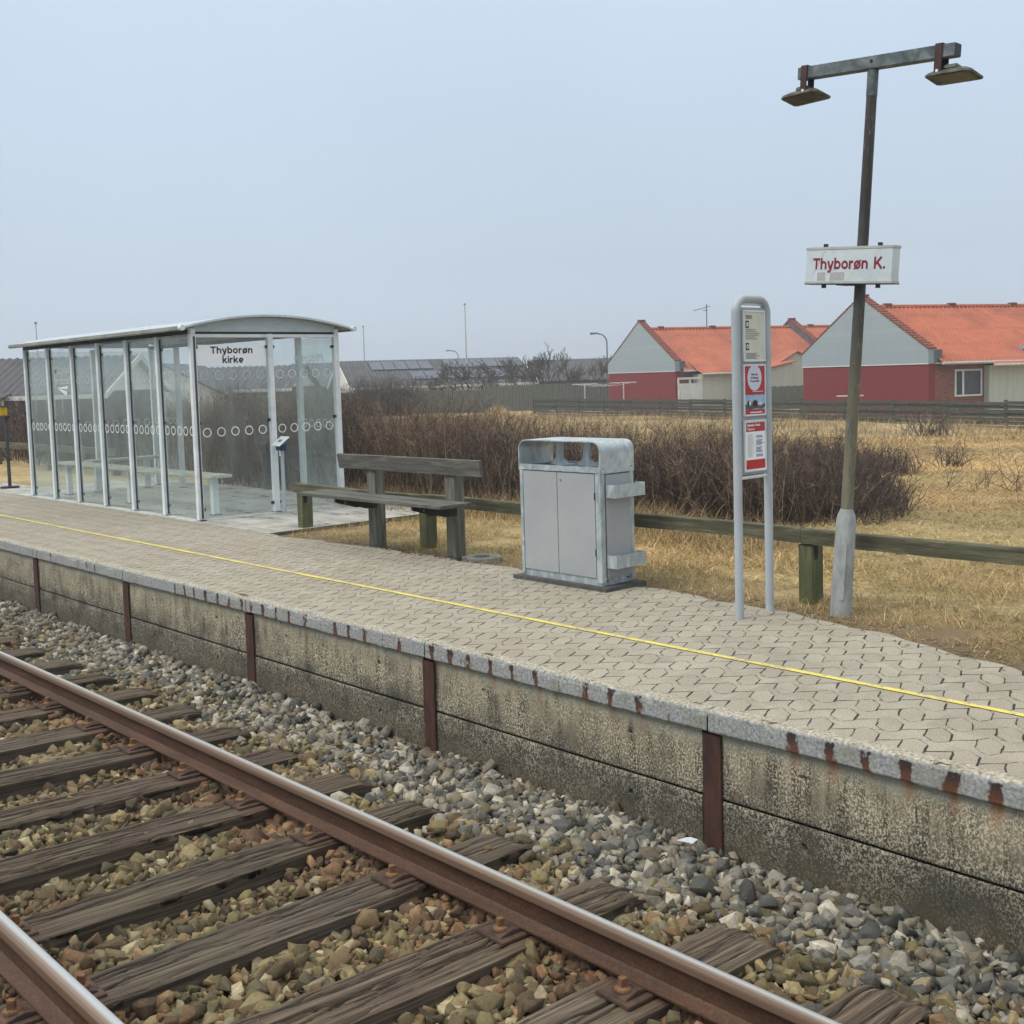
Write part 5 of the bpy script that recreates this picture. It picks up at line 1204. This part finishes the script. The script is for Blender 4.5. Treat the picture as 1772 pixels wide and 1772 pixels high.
# ------------------------------------------------------------------ small things on the ground
b = MB(); b.tube([(-7.16, 6.17, -.03), (-7.16, 6.17, .006)], [.17, .165], 26); mh = b.build('drain_cover', simple('drain_concrete', lin(150, 148, 138), lin(126, 124, 112), 20, .9, bump=.5), None); tag(mh, 'round concrete drain cover beside the right leg of the bench', 'drain cover')
b = MB(); b.tube([(-7.16, 6.17, .0063), (-7.16, 6.17, .008)], .07, 20); b.build('opening', 'black', mh)
b = MB(); b.add([(-3.17, 3.80, -.565), (-3.09, 3.815, -.560), (-3.085, 3.85, -.552), (-3.115, 3.835, -.545), (-3.15, 3.84, -.558), (-3.13, 3.815, -.548)], [(0, 1, 5), (1, 2, 3, 5), (0, 5, 3, 4)]); o = b.build('paper_scrap', 'litter'); tag(o, 'crumpled white scrap lying on the ballast by the steel upright', 'litter')
rs = np.random.default_rng(9)
b = MB()
for k in range(60):
    x = rs.uniform(-8.9, -6.8); y = 5.93+rs.normal(0, .035); 
    a0 = rs.uniform(0, PI); L = rs.uniform(.015, .06); b.tube([(x, y, .004), (x+L*math.cos(a0), y+L*math.sin(a0), .010), (x+1.5*L*math.cos(a0+.3), y+1.5*L*math.sin(a0+.3), .004)], .0022, 4)
for k in range(130):
    x = rs.uniform(-4.9, -1.9); y = back_edge(x)+rs.normal(.04, .06); a0 = rs.uniform(0, PI); L = rs.uniform(.012, .045); b.tube([(x, y, .004), (x+L*math.cos(a0), y+L*math.sin(a0), .009), (x+1.5*L*math.cos(a0+.3), y+1.5*L*math.sin(a0+.3), .003)], .0018, 4)
o = b.build('dead_leaves', 'bark'); tag(o, 'dead leaves and twigs scattered along the back edge of the paving', 'litter', None, 'stuff')

# ------------------------------------------------------------------ houses
def corrugated(L0, L1, yA, zA, yB, zB, pitch=.22, amp=.034):
    """roof sheet in local coordinates: x along the ridge, from eave (yA,zA) to ridge (yB,zB)"""
    nx_ = int((L1-L0)/(pitch/6)); xs_ = np.linspace(L0, L1, nx_); rows = 7; V = []; nrm = np.array([0, -(zB-zA), (yB-yA)]); nrm = nrm/np.linalg.norm(nrm)*np.sign(nrm[2] if nrm[2] else 1)
    for x in xs_:
        h = amp*math.sin(2*PI*x/pitch)
        for r in range(rows): t = r/(rows-1); V.append(np.array([x, yA+(yB-yA)*t, zA+(zB-zA)*t])+nrm*h)
    Fq = [(i*rows+r, (i+1)*rows+r, (i+1)*rows+r+1, i*rows+r+1) for i in range(nx_-1) for r in range(rows-1)]
    return MB().add(V, Fq)
HZ = math.atan2(.929, .370)
def window(par, x0, x1, y, z0, z1, mull=(.45,), mat='white_paint', cur=True):
    t = .07; b = MB(); b.box(x0, x1, y-.05, y-.005, z0, z0+t); b.box(x0, x1, y-.05, y-.005, z1-t, z1); b.box(x0, x0+t, y-.05, y-.005, z0+t, z1-t); b.box(x1-t, x1, y-.05, y-.005, z0+t, z1-t)
    for m_ in mull: xm = x0+(x1-x0)*m_; b.box(xm-.045, xm+.045, y-.05, y-.005, z0+t, z1-t)
    f = b.build('window', mat, par, local=True)
    MB().box(x0+t, x1-t, y-.022, y-.006, z0+t, z1-t).build('pane', 'window', f, local=True)
    if cur and mull:
        xm = x0+(x1-x0)*mull[0]
        MB().box(xm+.1, x1-t-.05, y-.026, y-.0225, z0+t+.02, z1-t-.02).build('curtain', 'curtain', f, local=True)
    return f
def row_house(px, D, length, label, parapets=(0,)):
    L = 8.25; zE, zS, zP, zR, zB = 1.49, 2.06, 4.38, 3.94, -1.0
    c = far(px, D); h = thing('row_house', label, 'house', (c[0], c[1], 0), HZ, 'orange roofed houses beyond the field')
    b = MB(); b.prism([(0, zB), (L, zB), (L, zE), (0, zE)], (0, 0, 0), (0, 1, 0), (0, 0, 1), (.32, 0, 0)); b.build('gable_base', 'house_red', h, local=True)
    b = MB(); b.prism([(-.03, zE+.002), (L+.03, zE+.002), (L+.03, zS), (L/2, zP), (-.03, zS)], (-.03, 0, 0), (0, 1, 0), (0, 0, 1), (.30, 0, 0)); b.build('gable', 'house_grey', h, local=True)
    b = MB(); b.box(-.035, -.028, -.03, L+.03, zE-.01, zE+.03); b.build('gable_drip', 'white_paint', h, local=True)
    for k, xp in enumerate(parapets):
        b = MB()
        for sg_ in (0, 1):
            ns = 22
            for i in range(ns):
                t0, t1 = i/ns, (i+1)/ns; y0_, y1_ = (-.06+(L/2+.06)*t0, -.06+(L/2+.06)*t1); z0_, z1_ = zS+(zP-zS)*t0, zS+(zP-zS)*t1
                if sg_: y0_, y1_ = L-y0_, L-y1_
                b.prism([(y0_, z0_), (y1_, z1_-.035), (y1_, z1_+.035), (y0_, z0_+.07)], (xp-.05, 0, 0), (0, 1, 0), (0, 0, 1), (.40, 0, 0))
        b.build('parapet_coping', 'coping_tile', h, local=True)
        b = MB(); b.box(xp-.05, xp+.36, L/2-.12, L/2+.12, zP+.02, zP+.10); b.build('coping_cap', 'coping_tile', h, local=True)
        b = MB(); b.box(xp+.271, xp+.55, -.14, .3, zE+.03, zS-.02); b.build('kneeler', 'parapet', h, local=True)
        if k: b = MB(); b.prism([(-.03, zE), (L+.03, zE), (L+.03, zS), (L/2, zP), (-.03, zS)], (xp, 0, 0), (0, 1, 0), (0, 0, 1), (.30, 0, 0)); b.build('party_wall', 'parapet', h, local=True)
    b = MB(); b.box(.321, length, .004, .25, zB, zE-.02); b.build('wall', 'brick', h, local=True)
    MB().box(.3, length, L-.2, L, zB, zE).build('rear_wall', 'brick', h, local=True)
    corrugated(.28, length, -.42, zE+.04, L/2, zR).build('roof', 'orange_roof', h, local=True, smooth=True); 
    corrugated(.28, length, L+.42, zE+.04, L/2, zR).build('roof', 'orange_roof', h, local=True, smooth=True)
    b = MB(); b.tube([(.3, L/2, zR+.01), (length, L/2, zR+.01)], .10, 8); b.build('ridge_tile', 'orange_roof', h, local=True)
    for x in np.arange(1.2, length, 3.4): MB().box(x, x+.35, L/2-.13, L/2+.13, zR+.06, zR+.16).build('ridge_vent', 'coping_tile', h, local=True, bevel=.02)
    b = MB(); b.tube([(.3, -.47, zE+.0), (length, -.47, zE+.0)], .055, 8); b.build('gutter', 'sign_frame', h, local=True)
    return h, L, zE, zR, zB
h1, L, zE, zR, zB = row_house(1611, 45, 26, 'orange roofed house with grey and red gable behind the lamp post', (0,))
window(h1, 1.26, 2.61, .004, .17, 1.24, (.30,))
def annex(h, x0, x1, y0, zt, label_roof=True, slope=.62, depth=2.2, roof='orange_roof', over=.25):
    b = MB(); b.box(x0, x1, y0, .0, zB, zt-.03); w_ = b.build('annex_wall', 'cream', h, local=True)
    b = MB()
    for x in np.arange(x0+.5, x1, 1.2): b.box(x, x+.012, y0-.006, y0-.001, zB, zt-.1)
    b.build('board_joint', 'patch', w_, local=True)
    o_ = corrugated(x0-.15, x1, y0-over, zt, y0-over+depth, zt+slope*depth, .2, .03).build('annex_roof', roof, h, local=True, smooth=True)
    b = MB(); b.tube([(x0-.15, y0-over-.04, zt-.03), (x1, y0-over-.04, zt-.03)], .05, 8); b.build('annex_gutter', 'sign_frame', h, local=True)
b = MB(); b.box(2.73, 9, -.3, .0, zB, 1.36); w_ = b.build('annex_wall', 'cream', h1, local=True)
b = MB()
for x in np.arange(3.6, 9, 1.2): b.box(x, x+.012, -.306, -.301, zB, 1.3)
b.build('board_joint', 'patch', w_, local=True)
b = MB(); top = [(2.56, -.72, 1.40), (9, -.72, 1.40), (9, .38, 1.99), (4.25, .38, 1.99), (3.3, .48, 1.93)]; b.add(top+[(x, y, z-.05) for x, y, z in top], [(0, 1, 2, 3), (0, 3, 4), (0, 5, 6, 1), (5, 8, 7, 6), (5, 9, 8), (0, 4, 9, 5), (1, 6, 7, 2)]); b.build('annex_roof', 'orange_roof', h1, local=True)
b = MB(); b.tube([(2.56, -.76, 1.37), (9, -.76, 1.37)], .05, 8); b.build('annex_gutter', 'sign_frame', h1, local=True)
MB().box(5.0, 5.35, .2, .5, 1.98, 2.12).build('roof_vent', 'house_grey', h1, local=True)
h2, L, zE, zR, zB = row_house(1173, 62.3, 46, 'orange roofed house with grey and red gable left of the timetable stand', (0, 10.1))
annex(h2, 1.1, 5.2, -1.0, 1.34, slope=.42, depth=2.4)
b = MB(); b.prism([(3.2, zB), (6.15, zB), (6.15, 1.78), (3.2, 1.20)], (0, -1.9, 0), (1, 0, 0), (0, 0, 1), (0, .88, 0)); b.build('lean_to_wall', 'cream', h2, local=True)
b = MB(); b.prism([(3.0, 1.20), (6.35, 1.84), (6.35, 1.90), (3.0, 1.26)], (0, -2.05, 0), (1, 0, 0), (0, 0, 1), (0, 1.9, 0)); b.build('lean_to_roof', 'orange_roof', h2, local=True)
b = MB(); b.prism([(5.6, zB), (8.6, zB), (8.6, 1.6), (7.1, 2.36), (5.6, 1.6)], (0, -.9, 0), (1, 0, 0), (0, 0, 1), (0, .9, 0)); b.build('porch_gable', 'cream', h2, local=True)
for (xa, za, xb, zb_) in ((5.4, 1.56, 7.1, 2.44), (8.8, 1.56, 7.1, 2.44)):
    b = MB(); b.add([(xa, -1.05, za), (xb, -1.05, zb_), (xb, 2.4, zb_), (xa, 2.4, za), (xa, -1.05, za-.07), (xb, -1.05, zb_-.07), (xb, 2.4, zb_-.07), (xa, 2.4, za-.07)], [(0, 1, 2, 3), (4, 7, 6, 5), (0, 4, 5, 1), (2, 6, 7, 3), (0, 3, 7, 4), (1, 5, 6, 2)]); b.build('porch_roof', 'orange_roof', h2, local=True)
window(h2, 6.4, 6.75, -.905, .4, .95, (), 'white_paint', False)
b = MB(); b.box(5.0, 5.3, 2.2, 2.5, 2.7, 3.15); b.build('chimney', 'coping_tile', h2, local=True)
b = MB(); b.tube([(4.4, 4.1, 3.9), (4.4, 4.1, 5.35)], .03, 6); b.tube([(4.4, 3.7, 5.2), (4.4, 5.6, 5.05)], .02, 6); b.tube([(4.4, 4.0, 5.0), (4.4, 4.5, 5.0)], .02, 6); b.build('aerial', 'lamp_grey', h2, local=True)
b = MB(); b.box(-.42, 1.05, -1.06, -1.0, zB, .84); b.box(-.42, 1.05, -1.08, -1.0, 1.05, 1.16)
for x in (-.42, .28, .97): b.box(x, x+.08, -1.06, -.98, .84, 1.05)
wf = thing('garden_screen', 'white boarded garden screen between the left house and its cream annexe', 'fence', tuple(np.array(h2.location)), HZ); b.build('boards', 'white_paint', wf, local=True)
b = MB()
for k in range(19): x = 3.4+k*.135; b.box(x, x+.12, -3.4, -3.37, zB, .55+.02*math.sin(k*2))
b.box(3.4, 5.9, -3.37, -3.33, .1, .18)
wf = thing('board_fence', 'short grey board fence between the two orange roofed houses', 'fence', tuple(np.array(h2.location)), HZ); b.build('boards', 'fence_grey', wf, local=True)

# dark horizontal plank fence
A0, A1 = far(928, 66), far(1990, 33.9)
def plank_fence(A, B, label):
    t = thing('plank_fence', label, 'fence', (A[0], A[1], 0)); d = (B-A)[:2]; Ln = np.linalg.norm(d); d /= Ln; nrm = np.array([d[1], -d[0]]); 
    if nrm@(-A[:2]) < 0: nrm = -nrm
    rs = np.random.default_rng(12); nb = int(Ln/2.4); step = Ln/nb
    for k in range(nb):
        b = MB(); s0, s1 = k*step, (k+1)*step; dz = rs.normal(0, .012)
        for r in range(7):
            z1 = .185-r*.135+dz+rs.normal(0, .006); z0 = z1-.117; off = .05 if r % 2 == 0 else .0
            sag = rs.normal(0, .008)
            P_ = [A[:2]+d*s0+nrm*off, A[:2]+d*s1+nrm*off]; Q_ = [p+nrm*.022 for p in P_]
            V = [(*P_[0], z0), (*P_[1], z0+sag), (*P_[1], z1+sag), (*P_[0], z1), (*Q_[0], z0), (*Q_[1], z0+sag), (*Q_[1], z1+sag), (*Q_[0], z1)]
            b.add(V, [(0, 1, 2, 3), (4, 7, 6, 5), (0, 4, 5, 1), (2, 6, 7, 3), (0, 3, 7, 4), (1, 5, 6, 2)])
        b.build('plank_panel', 'fence_dark', t)
    for k in range(nb+1):
        p = A[:2]+d*k*step; b = MB(); b.box(p[0]-.05, p[0]+.05, p[1]-.05, p[1]+.05, -1.0, .215+rs.normal(0, .01)); b.build('fence_post', 'fence_dark', t)
    return t
plank_fence(A0, A1, 'long dark weathered fence of horizontal planks across the field')
# grey vertical board fence farther back
A, B = far(560, 75), far(1075, 72)
vf = thing('board_fence', 'tall grey fence of upright boards behind the thicket and grass mound', 'fence', (A[0], A[1], 0)); d = (B-A)[:2]; Ln = np.linalg.norm(d); d /= Ln; rs = np.random.default_rng(4)
nb = 9
for k in range(nb):
    b = MB(); s0, s1 = Ln*k/nb, Ln*(k+1)/nb; m_ = int((s1-s0)/.14); top = (.93 if k > 4 else .72)+rs.normal(0, .02)
    for j in range(m_):
        nn = np.array([-d[1], d[0]])*.02; p = A[:2]+d*(s0+(s1-s0)*j/m_)+nn*(1.1*(j % 2)); q = p+d*.105; zt_ = top+rs.normal(0, .02)
        b.add([(*p, -1), (*q, -1), (*q, zt_), (*p, zt_), (*(p+nn), -1), (*(q+nn), -1), (*(q+nn), zt_), (*(p+nn), zt_)], [(0, 1, 2, 3), (4, 7, 6, 5), (0, 4, 5, 1), (2, 6, 7, 3), (0, 3, 7, 4), (1, 5, 6, 2)])
    b.build('board_panel', 'fence_grey', vf)
    nn = np.array([-d[1], d[0]])*.06; p, q = A[:2]+d*s0+nn, A[:2]+d*s1+nn; MB().add([(*p, -1), (*q, -1), (*q, top-.06), (*p, top-.06), (*(p+nn), -1), (*(q+nn), -1), (*(q+nn), top-.06), (*(p+nn), top-.06)], [(0, 1, 2, 3), (4, 7, 6, 5), (0, 4, 5, 1), (2, 6, 7, 3), (0, 3, 7, 4), (1, 5, 6, 2)]).build('backing', 'post_dark', vf)  # dark sheet added behind the boards to put shade into the gaps

# generic gabled house in the distance, ridge across the view
def far_house(name, label, px0, px1, D, zeave, zridge, depth, wall='far_white', roofm='grey_roof', gable_left=True, rot=0., zb=-1.0, trim=True):
    a, c = far(px0, D), far(px1, D); u = (c-a)[:2]; Ln = np.linalg.norm(u); ang = math.atan2(u[1], u[0])+rot
    h = thing(name, label, 'house', (a[0], a[1], 0), ang)
    b = MB(); b.box(0, Ln, .35, depth-.35, zb, zeave); b.build('wall', wall, h, local=True)
    zs = zeave-.12
    corrugated(-.3, Ln+.3, -.1, zs, depth/2, zridge, .3, .03).build('roof', roofm, h, local=True, smooth=True); corrugated(-.3, Ln+.3, depth+.1, zs, depth/2, zridge, .3, .03).build('roof', roofm, h, local=True, smooth=True)
    for x in (0, Ln-.15):
        b = MB(); b.prism([(.35, zeave), (depth-.35, zeave), (depth/2, zridge-.12)], (x, 0, 0), (0, 1, 0), (0, 0, 1), (.15, 0, 0)); b.build('gable', wall if wall != 'far_dark' else 'far_white', h, local=True)
    if trim:
        b = MB()
        for x in (-.36, Ln+.30):
            for s0 in (0, 1):
                yA, yB = (-.15, depth/2) if s0 == 0 else (depth+.15, depth/2)
                b.add([(x, yA, zs-.16), (x, yB, zridge-.16), (x, yB, zridge+.06), (x, yA, zs+.06), (x+.06, yA, zs-.16), (x+.06, yB, zridge-.16), (x+.06, yB, zridge+.06), (x+.06, yA, zs+.06)], [(0, 1, 2, 3), (4, 7, 6, 5), (0, 4, 5, 1), (2, 6, 7, 3), (0, 3, 7, 4), (1, 5, 6, 2)])
        b.build('bargeboard', 'far_white', h, local=True)
        MB().box(-.3, Ln+.3, -.16, -.10, zs-.14, zs+.02).build('fascia', 'far_white', h, local=True)
    return h, Ln
# long bungalow with solar panels
hs, Ln = far_house('bungalow', 'long low bungalow with two rows of solar panels on its roof', 616, 950, 86, 1.10, 3.06, 9, 'far_white', 'grey_roof', rot=.33)
def solar(par, x0, x1, t0, t1, n):
    yA, zA, yB, zB_ = -.1, .98, 4.5, 3.06
    for k in range(n):
        a0, a1 = x0+(x1-x0)*k/n+.03, x0+(x1-x0)*(k+1)/n-.03; V = []
        for (x, t) in ((a0, t0), (a1, t0), (a1, t1), (a0, t1)): V.append((x, yA+(yB-yA)*t-.03, zA+(zB_-zA)*t+.09))
        V2 = [(x, y+.03, z-.05) for x, y, z in V]
        b = MB(); b.add(V+V2, [(0, 1, 2, 3), (4, 7, 6, 5), (0, 4, 5, 1), (2, 6, 7, 3), (0, 3, 7, 4), (1, 5, 6, 2)]); b.build('solar_panel', 'solar', par, local=True)
solar(hs, 2.0, 6.9, .60, .90, 5); solar(hs, 8.0, 14.6, .62, .93, 6); solar(hs, 4.8, 15.0, .22, .50, 9)
for x0, x1 in ((3.0, 4.2), (6.1, 7.1), (10.0, 11.6), (12.5, 13.4)): window(hs, x0, x1, .35, -.2, .85, (.5,), 'far_white', False)
far_house('bungalow', 'dark grey roofed house behind the right end of the solar bungalow', 925, 1120, 104, 1.1, 2.95, 9, 'far_dark', 'grey_roof', trim=False)
far_house('bungalow', 'distant grey roofed house half hidden behind the left orange house', 1000, 1200, 122, 1.3, 3.0, 8, 'far_dark', 'grey_roof', trim=False)
# gable fronted white house seen through the shelter
hg, Ln = far_house('villa', 'white gabled villa seen through the glass end of the shelter', 300, 500, 58, 1.30, 2.45, 9, 'far_dark', 'grey_roof', True, trim=False)
MB().box(-.3, Ln+.3, -.16, -.10, 1.08, 1.24).build('fascia', 'far_white', hg, local=True)
for x0, x1 in ((1.6, 2.7), (4.2, 5.0)): window(hg, x0, x1, .35, -.1, .9, (.5,), 'far_white', False)
c = far(182, 56); g2 = thing('gable_wing', 'white triangular gable wing seen through the platform glazing of the shelter', 'house', (c[0], c[1], 0), math.atan2(R2[1], R2[0]))
b = MB(); b.prism([(0, -1), (5.9, -1), (5.9, 1.05), (3.0, 2.5), (0, 1.05)], (0, 0, 0), (1, 0, 0), (0, 0, 1), (0, .2, 0)); b.build('gable', 'far_white', g2, local=True)
for (xa, za, xb, zb_) in ((-.3, .95, 3.0, 2.62), (6.2, .95, 3.0, 2.62)):
    b = MB(); b.add([(xa, -.3, za), (xb, -.3, zb_), (xb, 7, zb_), (xa, 7, za), (xa, -.3, za-.1), (xb, -.3, zb_-.1), (xb, 7, zb_-.1), (xa, 7, za-.1)], [(0, 1, 2, 3), (4, 7, 6, 5), (0, 4, 5, 1), (2, 6, 7, 3), (0, 3, 7, 4), (1, 5, 6, 2)]); b.build('roof', 'grey_roof', g2, local=True)
MAT['far_white'].node_tree.nodes['Principled BSDF'].inputs['Roughness'].default_value = .8
far_house('bungalow', 'grey roofed house between the shelter end panes and the solar bungalow', 500, 660, 96, 1.2, 3.15, 9, 'far_dark', 'grey_roof', trim=False)
# dark roofed house at the left edge
hl, Ln = far_house('bungalow', 'dark roofed brick bungalow with white windows at the left edge', -160, 175, 42, 1.40, 2.78, 8, 'far_dark', 'grey_roof')
uL = Ln/(175+160)
for a0, a1 in ((24, 62), (78, 108)): window(hl, (a0+160)*uL, (a1+160)*uL, .35, .55, 1.20, (.5,), 'far_white', False)
b = MB(); b.box((160+6)*uL, (160+16)*uL, -.4, -.25, -.8, 1.16); b.build('porch_post', 'far_white', hl, local=True)
b = MB(); b.add([(0, -1.2, 1.12), ((160+18)*uL, -1.2, 1.12), ((160+22)*uL, .1, 1.42), (0, .1, 1.42), (0, -1.2, 1.02), ((160+18)*uL, -1.2, 1.02), ((160+22)*uL, .1, 1.32), (0, .1, 1.32)], [(0, 1, 2, 3), (4, 7, 6, 5), (0, 4, 5, 1), (2, 6, 7, 3), (0, 3, 7, 4), (1, 5, 6, 2)]); b.build('porch_roof', 'grey_roof', hl, local=True)

# ------------------------------------------------------------------ poles and street lamps
def flagpole(px, D, ytop, label):
    c = far(px, D); zt_ = zat(px, ytop, D); b = MB(); b.tube([(c[0], c[1], -1), (c[0], c[1], zt_*.5), (c[0], c[1], zt_)], [.055*D/70, .045*D/70, .03*D/70], 8)
    t = thing('flagpole', label, 'flagpole', (c[0], c[1], 0)); b.build('pole', 'flag', t); MB().tube([(c[0], c[1], zt_), (c[0], c[1], zt_+.10)], [.09, .05], 8).build('knob', 'lamp_grey', t)
flagpole(813, 78, 529, 'tall white flagpole rising beside the middle bare tree')
flagpole(637, 96, 567, 'short flagpole above the left end of the solar bungalow')
flagpole(74, 60, 562, 'flagpole rising above the left end of the shelter roof')
def street_lamp(px, D, ytop, reach, label):
    c = far(px, D); zt_ = zat(px, ytop, D); r = .05; u = -R2; t = thing('street_lamp', label, 'street lamp', (c[0], c[1], 0))
    pts = [(c[0], c[1], -1), (c[0], c[1], zt_-.7)]+[(c[0]+u[0]*.6*(1-math.cos(q)), c[1]+u[1]*.6*(1-math.cos(q)), zt_-.7+.66*math.sin(q)) for q in np.linspace(.3, PI/2, 5)]+[(c[0]+u[0]*reach*.6, c[1]+u[1]*reach*.6, zt_)]
    b = MB(); b.tube(pts, r, 8); b.build('pole', 'lamp_grey', t); p = np.array([c[0]+u[0]*reach*.8, c[1]+u[1]*reach*.8, zt_])
    b = MB(); b.tube([p-np.array([u[0], u[1], 0])*.28, p+np.array([u[0], u[1], 0])*.28], [.05, .09], 8); b.build('lamp_head', 'lamp_grey', t)
street_lamp(1056, 84, 577, 1.15, 'curved street lamp just left of the left orange roofed house')
street_lamp(799, 130, 607, 1.3, 'small curved street lamp behind the solar bungalow roof')
# clothes lines
def clothes_line(px, D, ztop, label, w_=.7):
    c = far(px, D); t = thing('clothes_line', label, 'clothes line'); t.location = (c[0], c[1], 0); b = MB(); b.tube([(c[0], c[1], -1), (c[0], c[1], ztop)], .035, 8)
    a = c+np.array([*(-R2*w_), ztop]); e = c+np.array([*(R2*w_), ztop]); b.tube([a, e], .03, 6); b.build('post', 'flag', t); return c, t
c1, t1 = clothes_line(1083, 61.3, .98, 'white clothes line post in front of the left red gable')
c2, t2 = clothes_line(1016, 64.5, .93, 'white clothes line post in front of the grey board fence')
b = MB()
for w_ in (-.5, .0, .5): b.tube([c1+np.array([*(R2*w_), .98]), (c1+c2)/2+np.array([*(R2*w_), .80]), c2+np.array([*(R2*w_), .93])], .010, 4)
b.build('line', 'flag', t1)
c1, t1 = clothes_line(1475, 43.2, 1.0-.62+.0+.0, 'white clothes line post in front of the right red gable', .5)

# ------------------------------------------------------------------ bare trees by the far gardens
def bare_tree(px, D, htop, label, spread=.5, depth=5, seed=0, n0=3, r0=.06, name='bare_tree'):
    c = far(px, D); rs = np.random.default_rng(seed); t = thing(name, label, 'tree', (c[0], c[1], 0), 0, 'bare trees behind the board fence')
    tr, cr2 = MB(), MB(); Htot = htop+1.0
    def grow(p, d, L, r, lev):
        d = d/np.linalg.norm(d); pts = [p]
        for k in range(3): d = d+rs.normal(0, .16, 3)+np.array([0, 0, .06]); d /= np.linalg.norm(d); pts.append(pts[-1]+d*L/3)
        (tr if lev < 1 else cr2).tube(pts, [max(q*r, .013) for q in (1, .85, .72, .55)], 5 if lev < 2 else 3, False)
        if lev >= depth: return
        for k in range(3 if lev else n0):
            nd = d+rs.normal(0, spread, 3); nd[2] = abs(nd[2])*.8+.15; grow(pts[-1] if k < 2 else pts[2], nd, L*rs.uniform(.62, .82), r*.6, lev+1)
    for s in range(n0): grow(np.array([c[0]+rs.normal(0, .2), c[1]+rs.normal(0, .2), -1.]), np.array([rs.normal(0, .25), rs.normal(0, .25), 1.]), Htot*.36, r0, 0)
    tr.build('trunk', 'bark', t); cr2.build('crown', 'bark', t); return t
bare_tree(812, 76.5, 2.75, 'spreading bare tree in front of the flagpole and solar panels', .5, 5, 1, 3, .08)
bare_tree(868, 77, 2.6, 'thin bare tree before the right part of the solar panels', .42, 5, 2, 2, .05)
bare_tree(905, 77, 2.5, 'bare tree left of the gap between the two dark roofs', .45, 5, 3, 2, .05)
bare_tree(952, 77, 2.9, 'tallest bare tree at the right end of the solar bungalow', .45, 5, 4, 3, .06)
bare_tree(1000, 78, 2.1, 'low bare tree before the second dark roof', .5, 4, 5, 3, .05)
bare_tree(1042, 78, 2.4, 'bare tree beside the foot of the curved street lamp', .42, 5, 6, 2, .05)
bare_tree(735, 76.5, 2.2, 'small bare tree before the white wall of the bungalow', .45, 4, 8, 3, .045)
bare_tree(778, 76.5, 2.3, 'slender bare tree just left of the tall flagpole', .42, 4, 9, 2, .045)
bare_tree(928, 77.5, 2.2, 'slim bare sapling between two bigger bare trees by the dark roof', .4, 4, 10, 2, .04)
def dense_shrub(px, D, wd, ht, label, n=900, seed=0):
    rs = np.random.default_rng(seed); c = far(px, D); b = MB()
    for k in range(n):
        a, r = rs.uniform(0, 2*PI), math.sqrt(rs.uniform(0, 1))*wd*.35; p = np.array([c[0]+r*math.cos(a), c[1]+r*math.sin(a), -.9]); d = np.array([math.cos(a)*r*.9, math.sin(a)*r*.9, 1.])+rs.normal(0, .22, 3); L = ht*rs.uniform(.6, 1.05)
        pts = [p]; 
        for s in range(4): d = d/np.linalg.norm(d)+rs.normal(0, .15, 3); pts.append(pts[-1]+d/np.linalg.norm(d)*L/4)
        b.tube(pts, [.022, .018, .015, .012, .006], 3, False)
        for s in (2, 3, 3, 4, 4): e = pts[s]+rs.normal(0, .22, 3)+np.array([0, 0, .12]); b.tube([pts[s], e], [.012, .005], 3, False)
    o = b.build('garden_shrub', 'bark'); tag(o, label, 'shrub', 'garden shrubs behind the board fence')
dense_shrub(665, 70, 2.4, 2.6, 'dense round twiggy shrub before the left end of the solar panels', 520, 1)
dense_shrub(605, 70, 1.4, 1.7, 'low twiggy shrub at the white gable of the bungalow', 200, 2)
dense_shrub(700, 71, 1.2, 2.0, 'narrow twiggy shrub right of the dense round one', 150, 3)

# ------------------------------------------------------------------ misty air
b = MB(); b.box(-420, 260, -120, 420, -2.2, 16); o = b.build('haze', 'dark'); tag(o, None, None, None, 'stuff')
hm = bpy.data.materials.new('misty_air'); hm.use_nodes = True; hn = hm.node_tree; hn.nodes.clear(); ho = hn.nodes.new('ShaderNodeOutputMaterial'); hv = hn.nodes.new('ShaderNodeVolumePrincipled')
hv.inputs['Color'].default_value = (.86, .92, 1, 1); hv.inputs['Density'].default_value = .0017; hv.inputs['Anisotropy'].default_value = .2
hn.links.new(hv.outputs[0], ho.inputs['Volume']); o.data.materials.clear(); o.data.materials.append(hm)
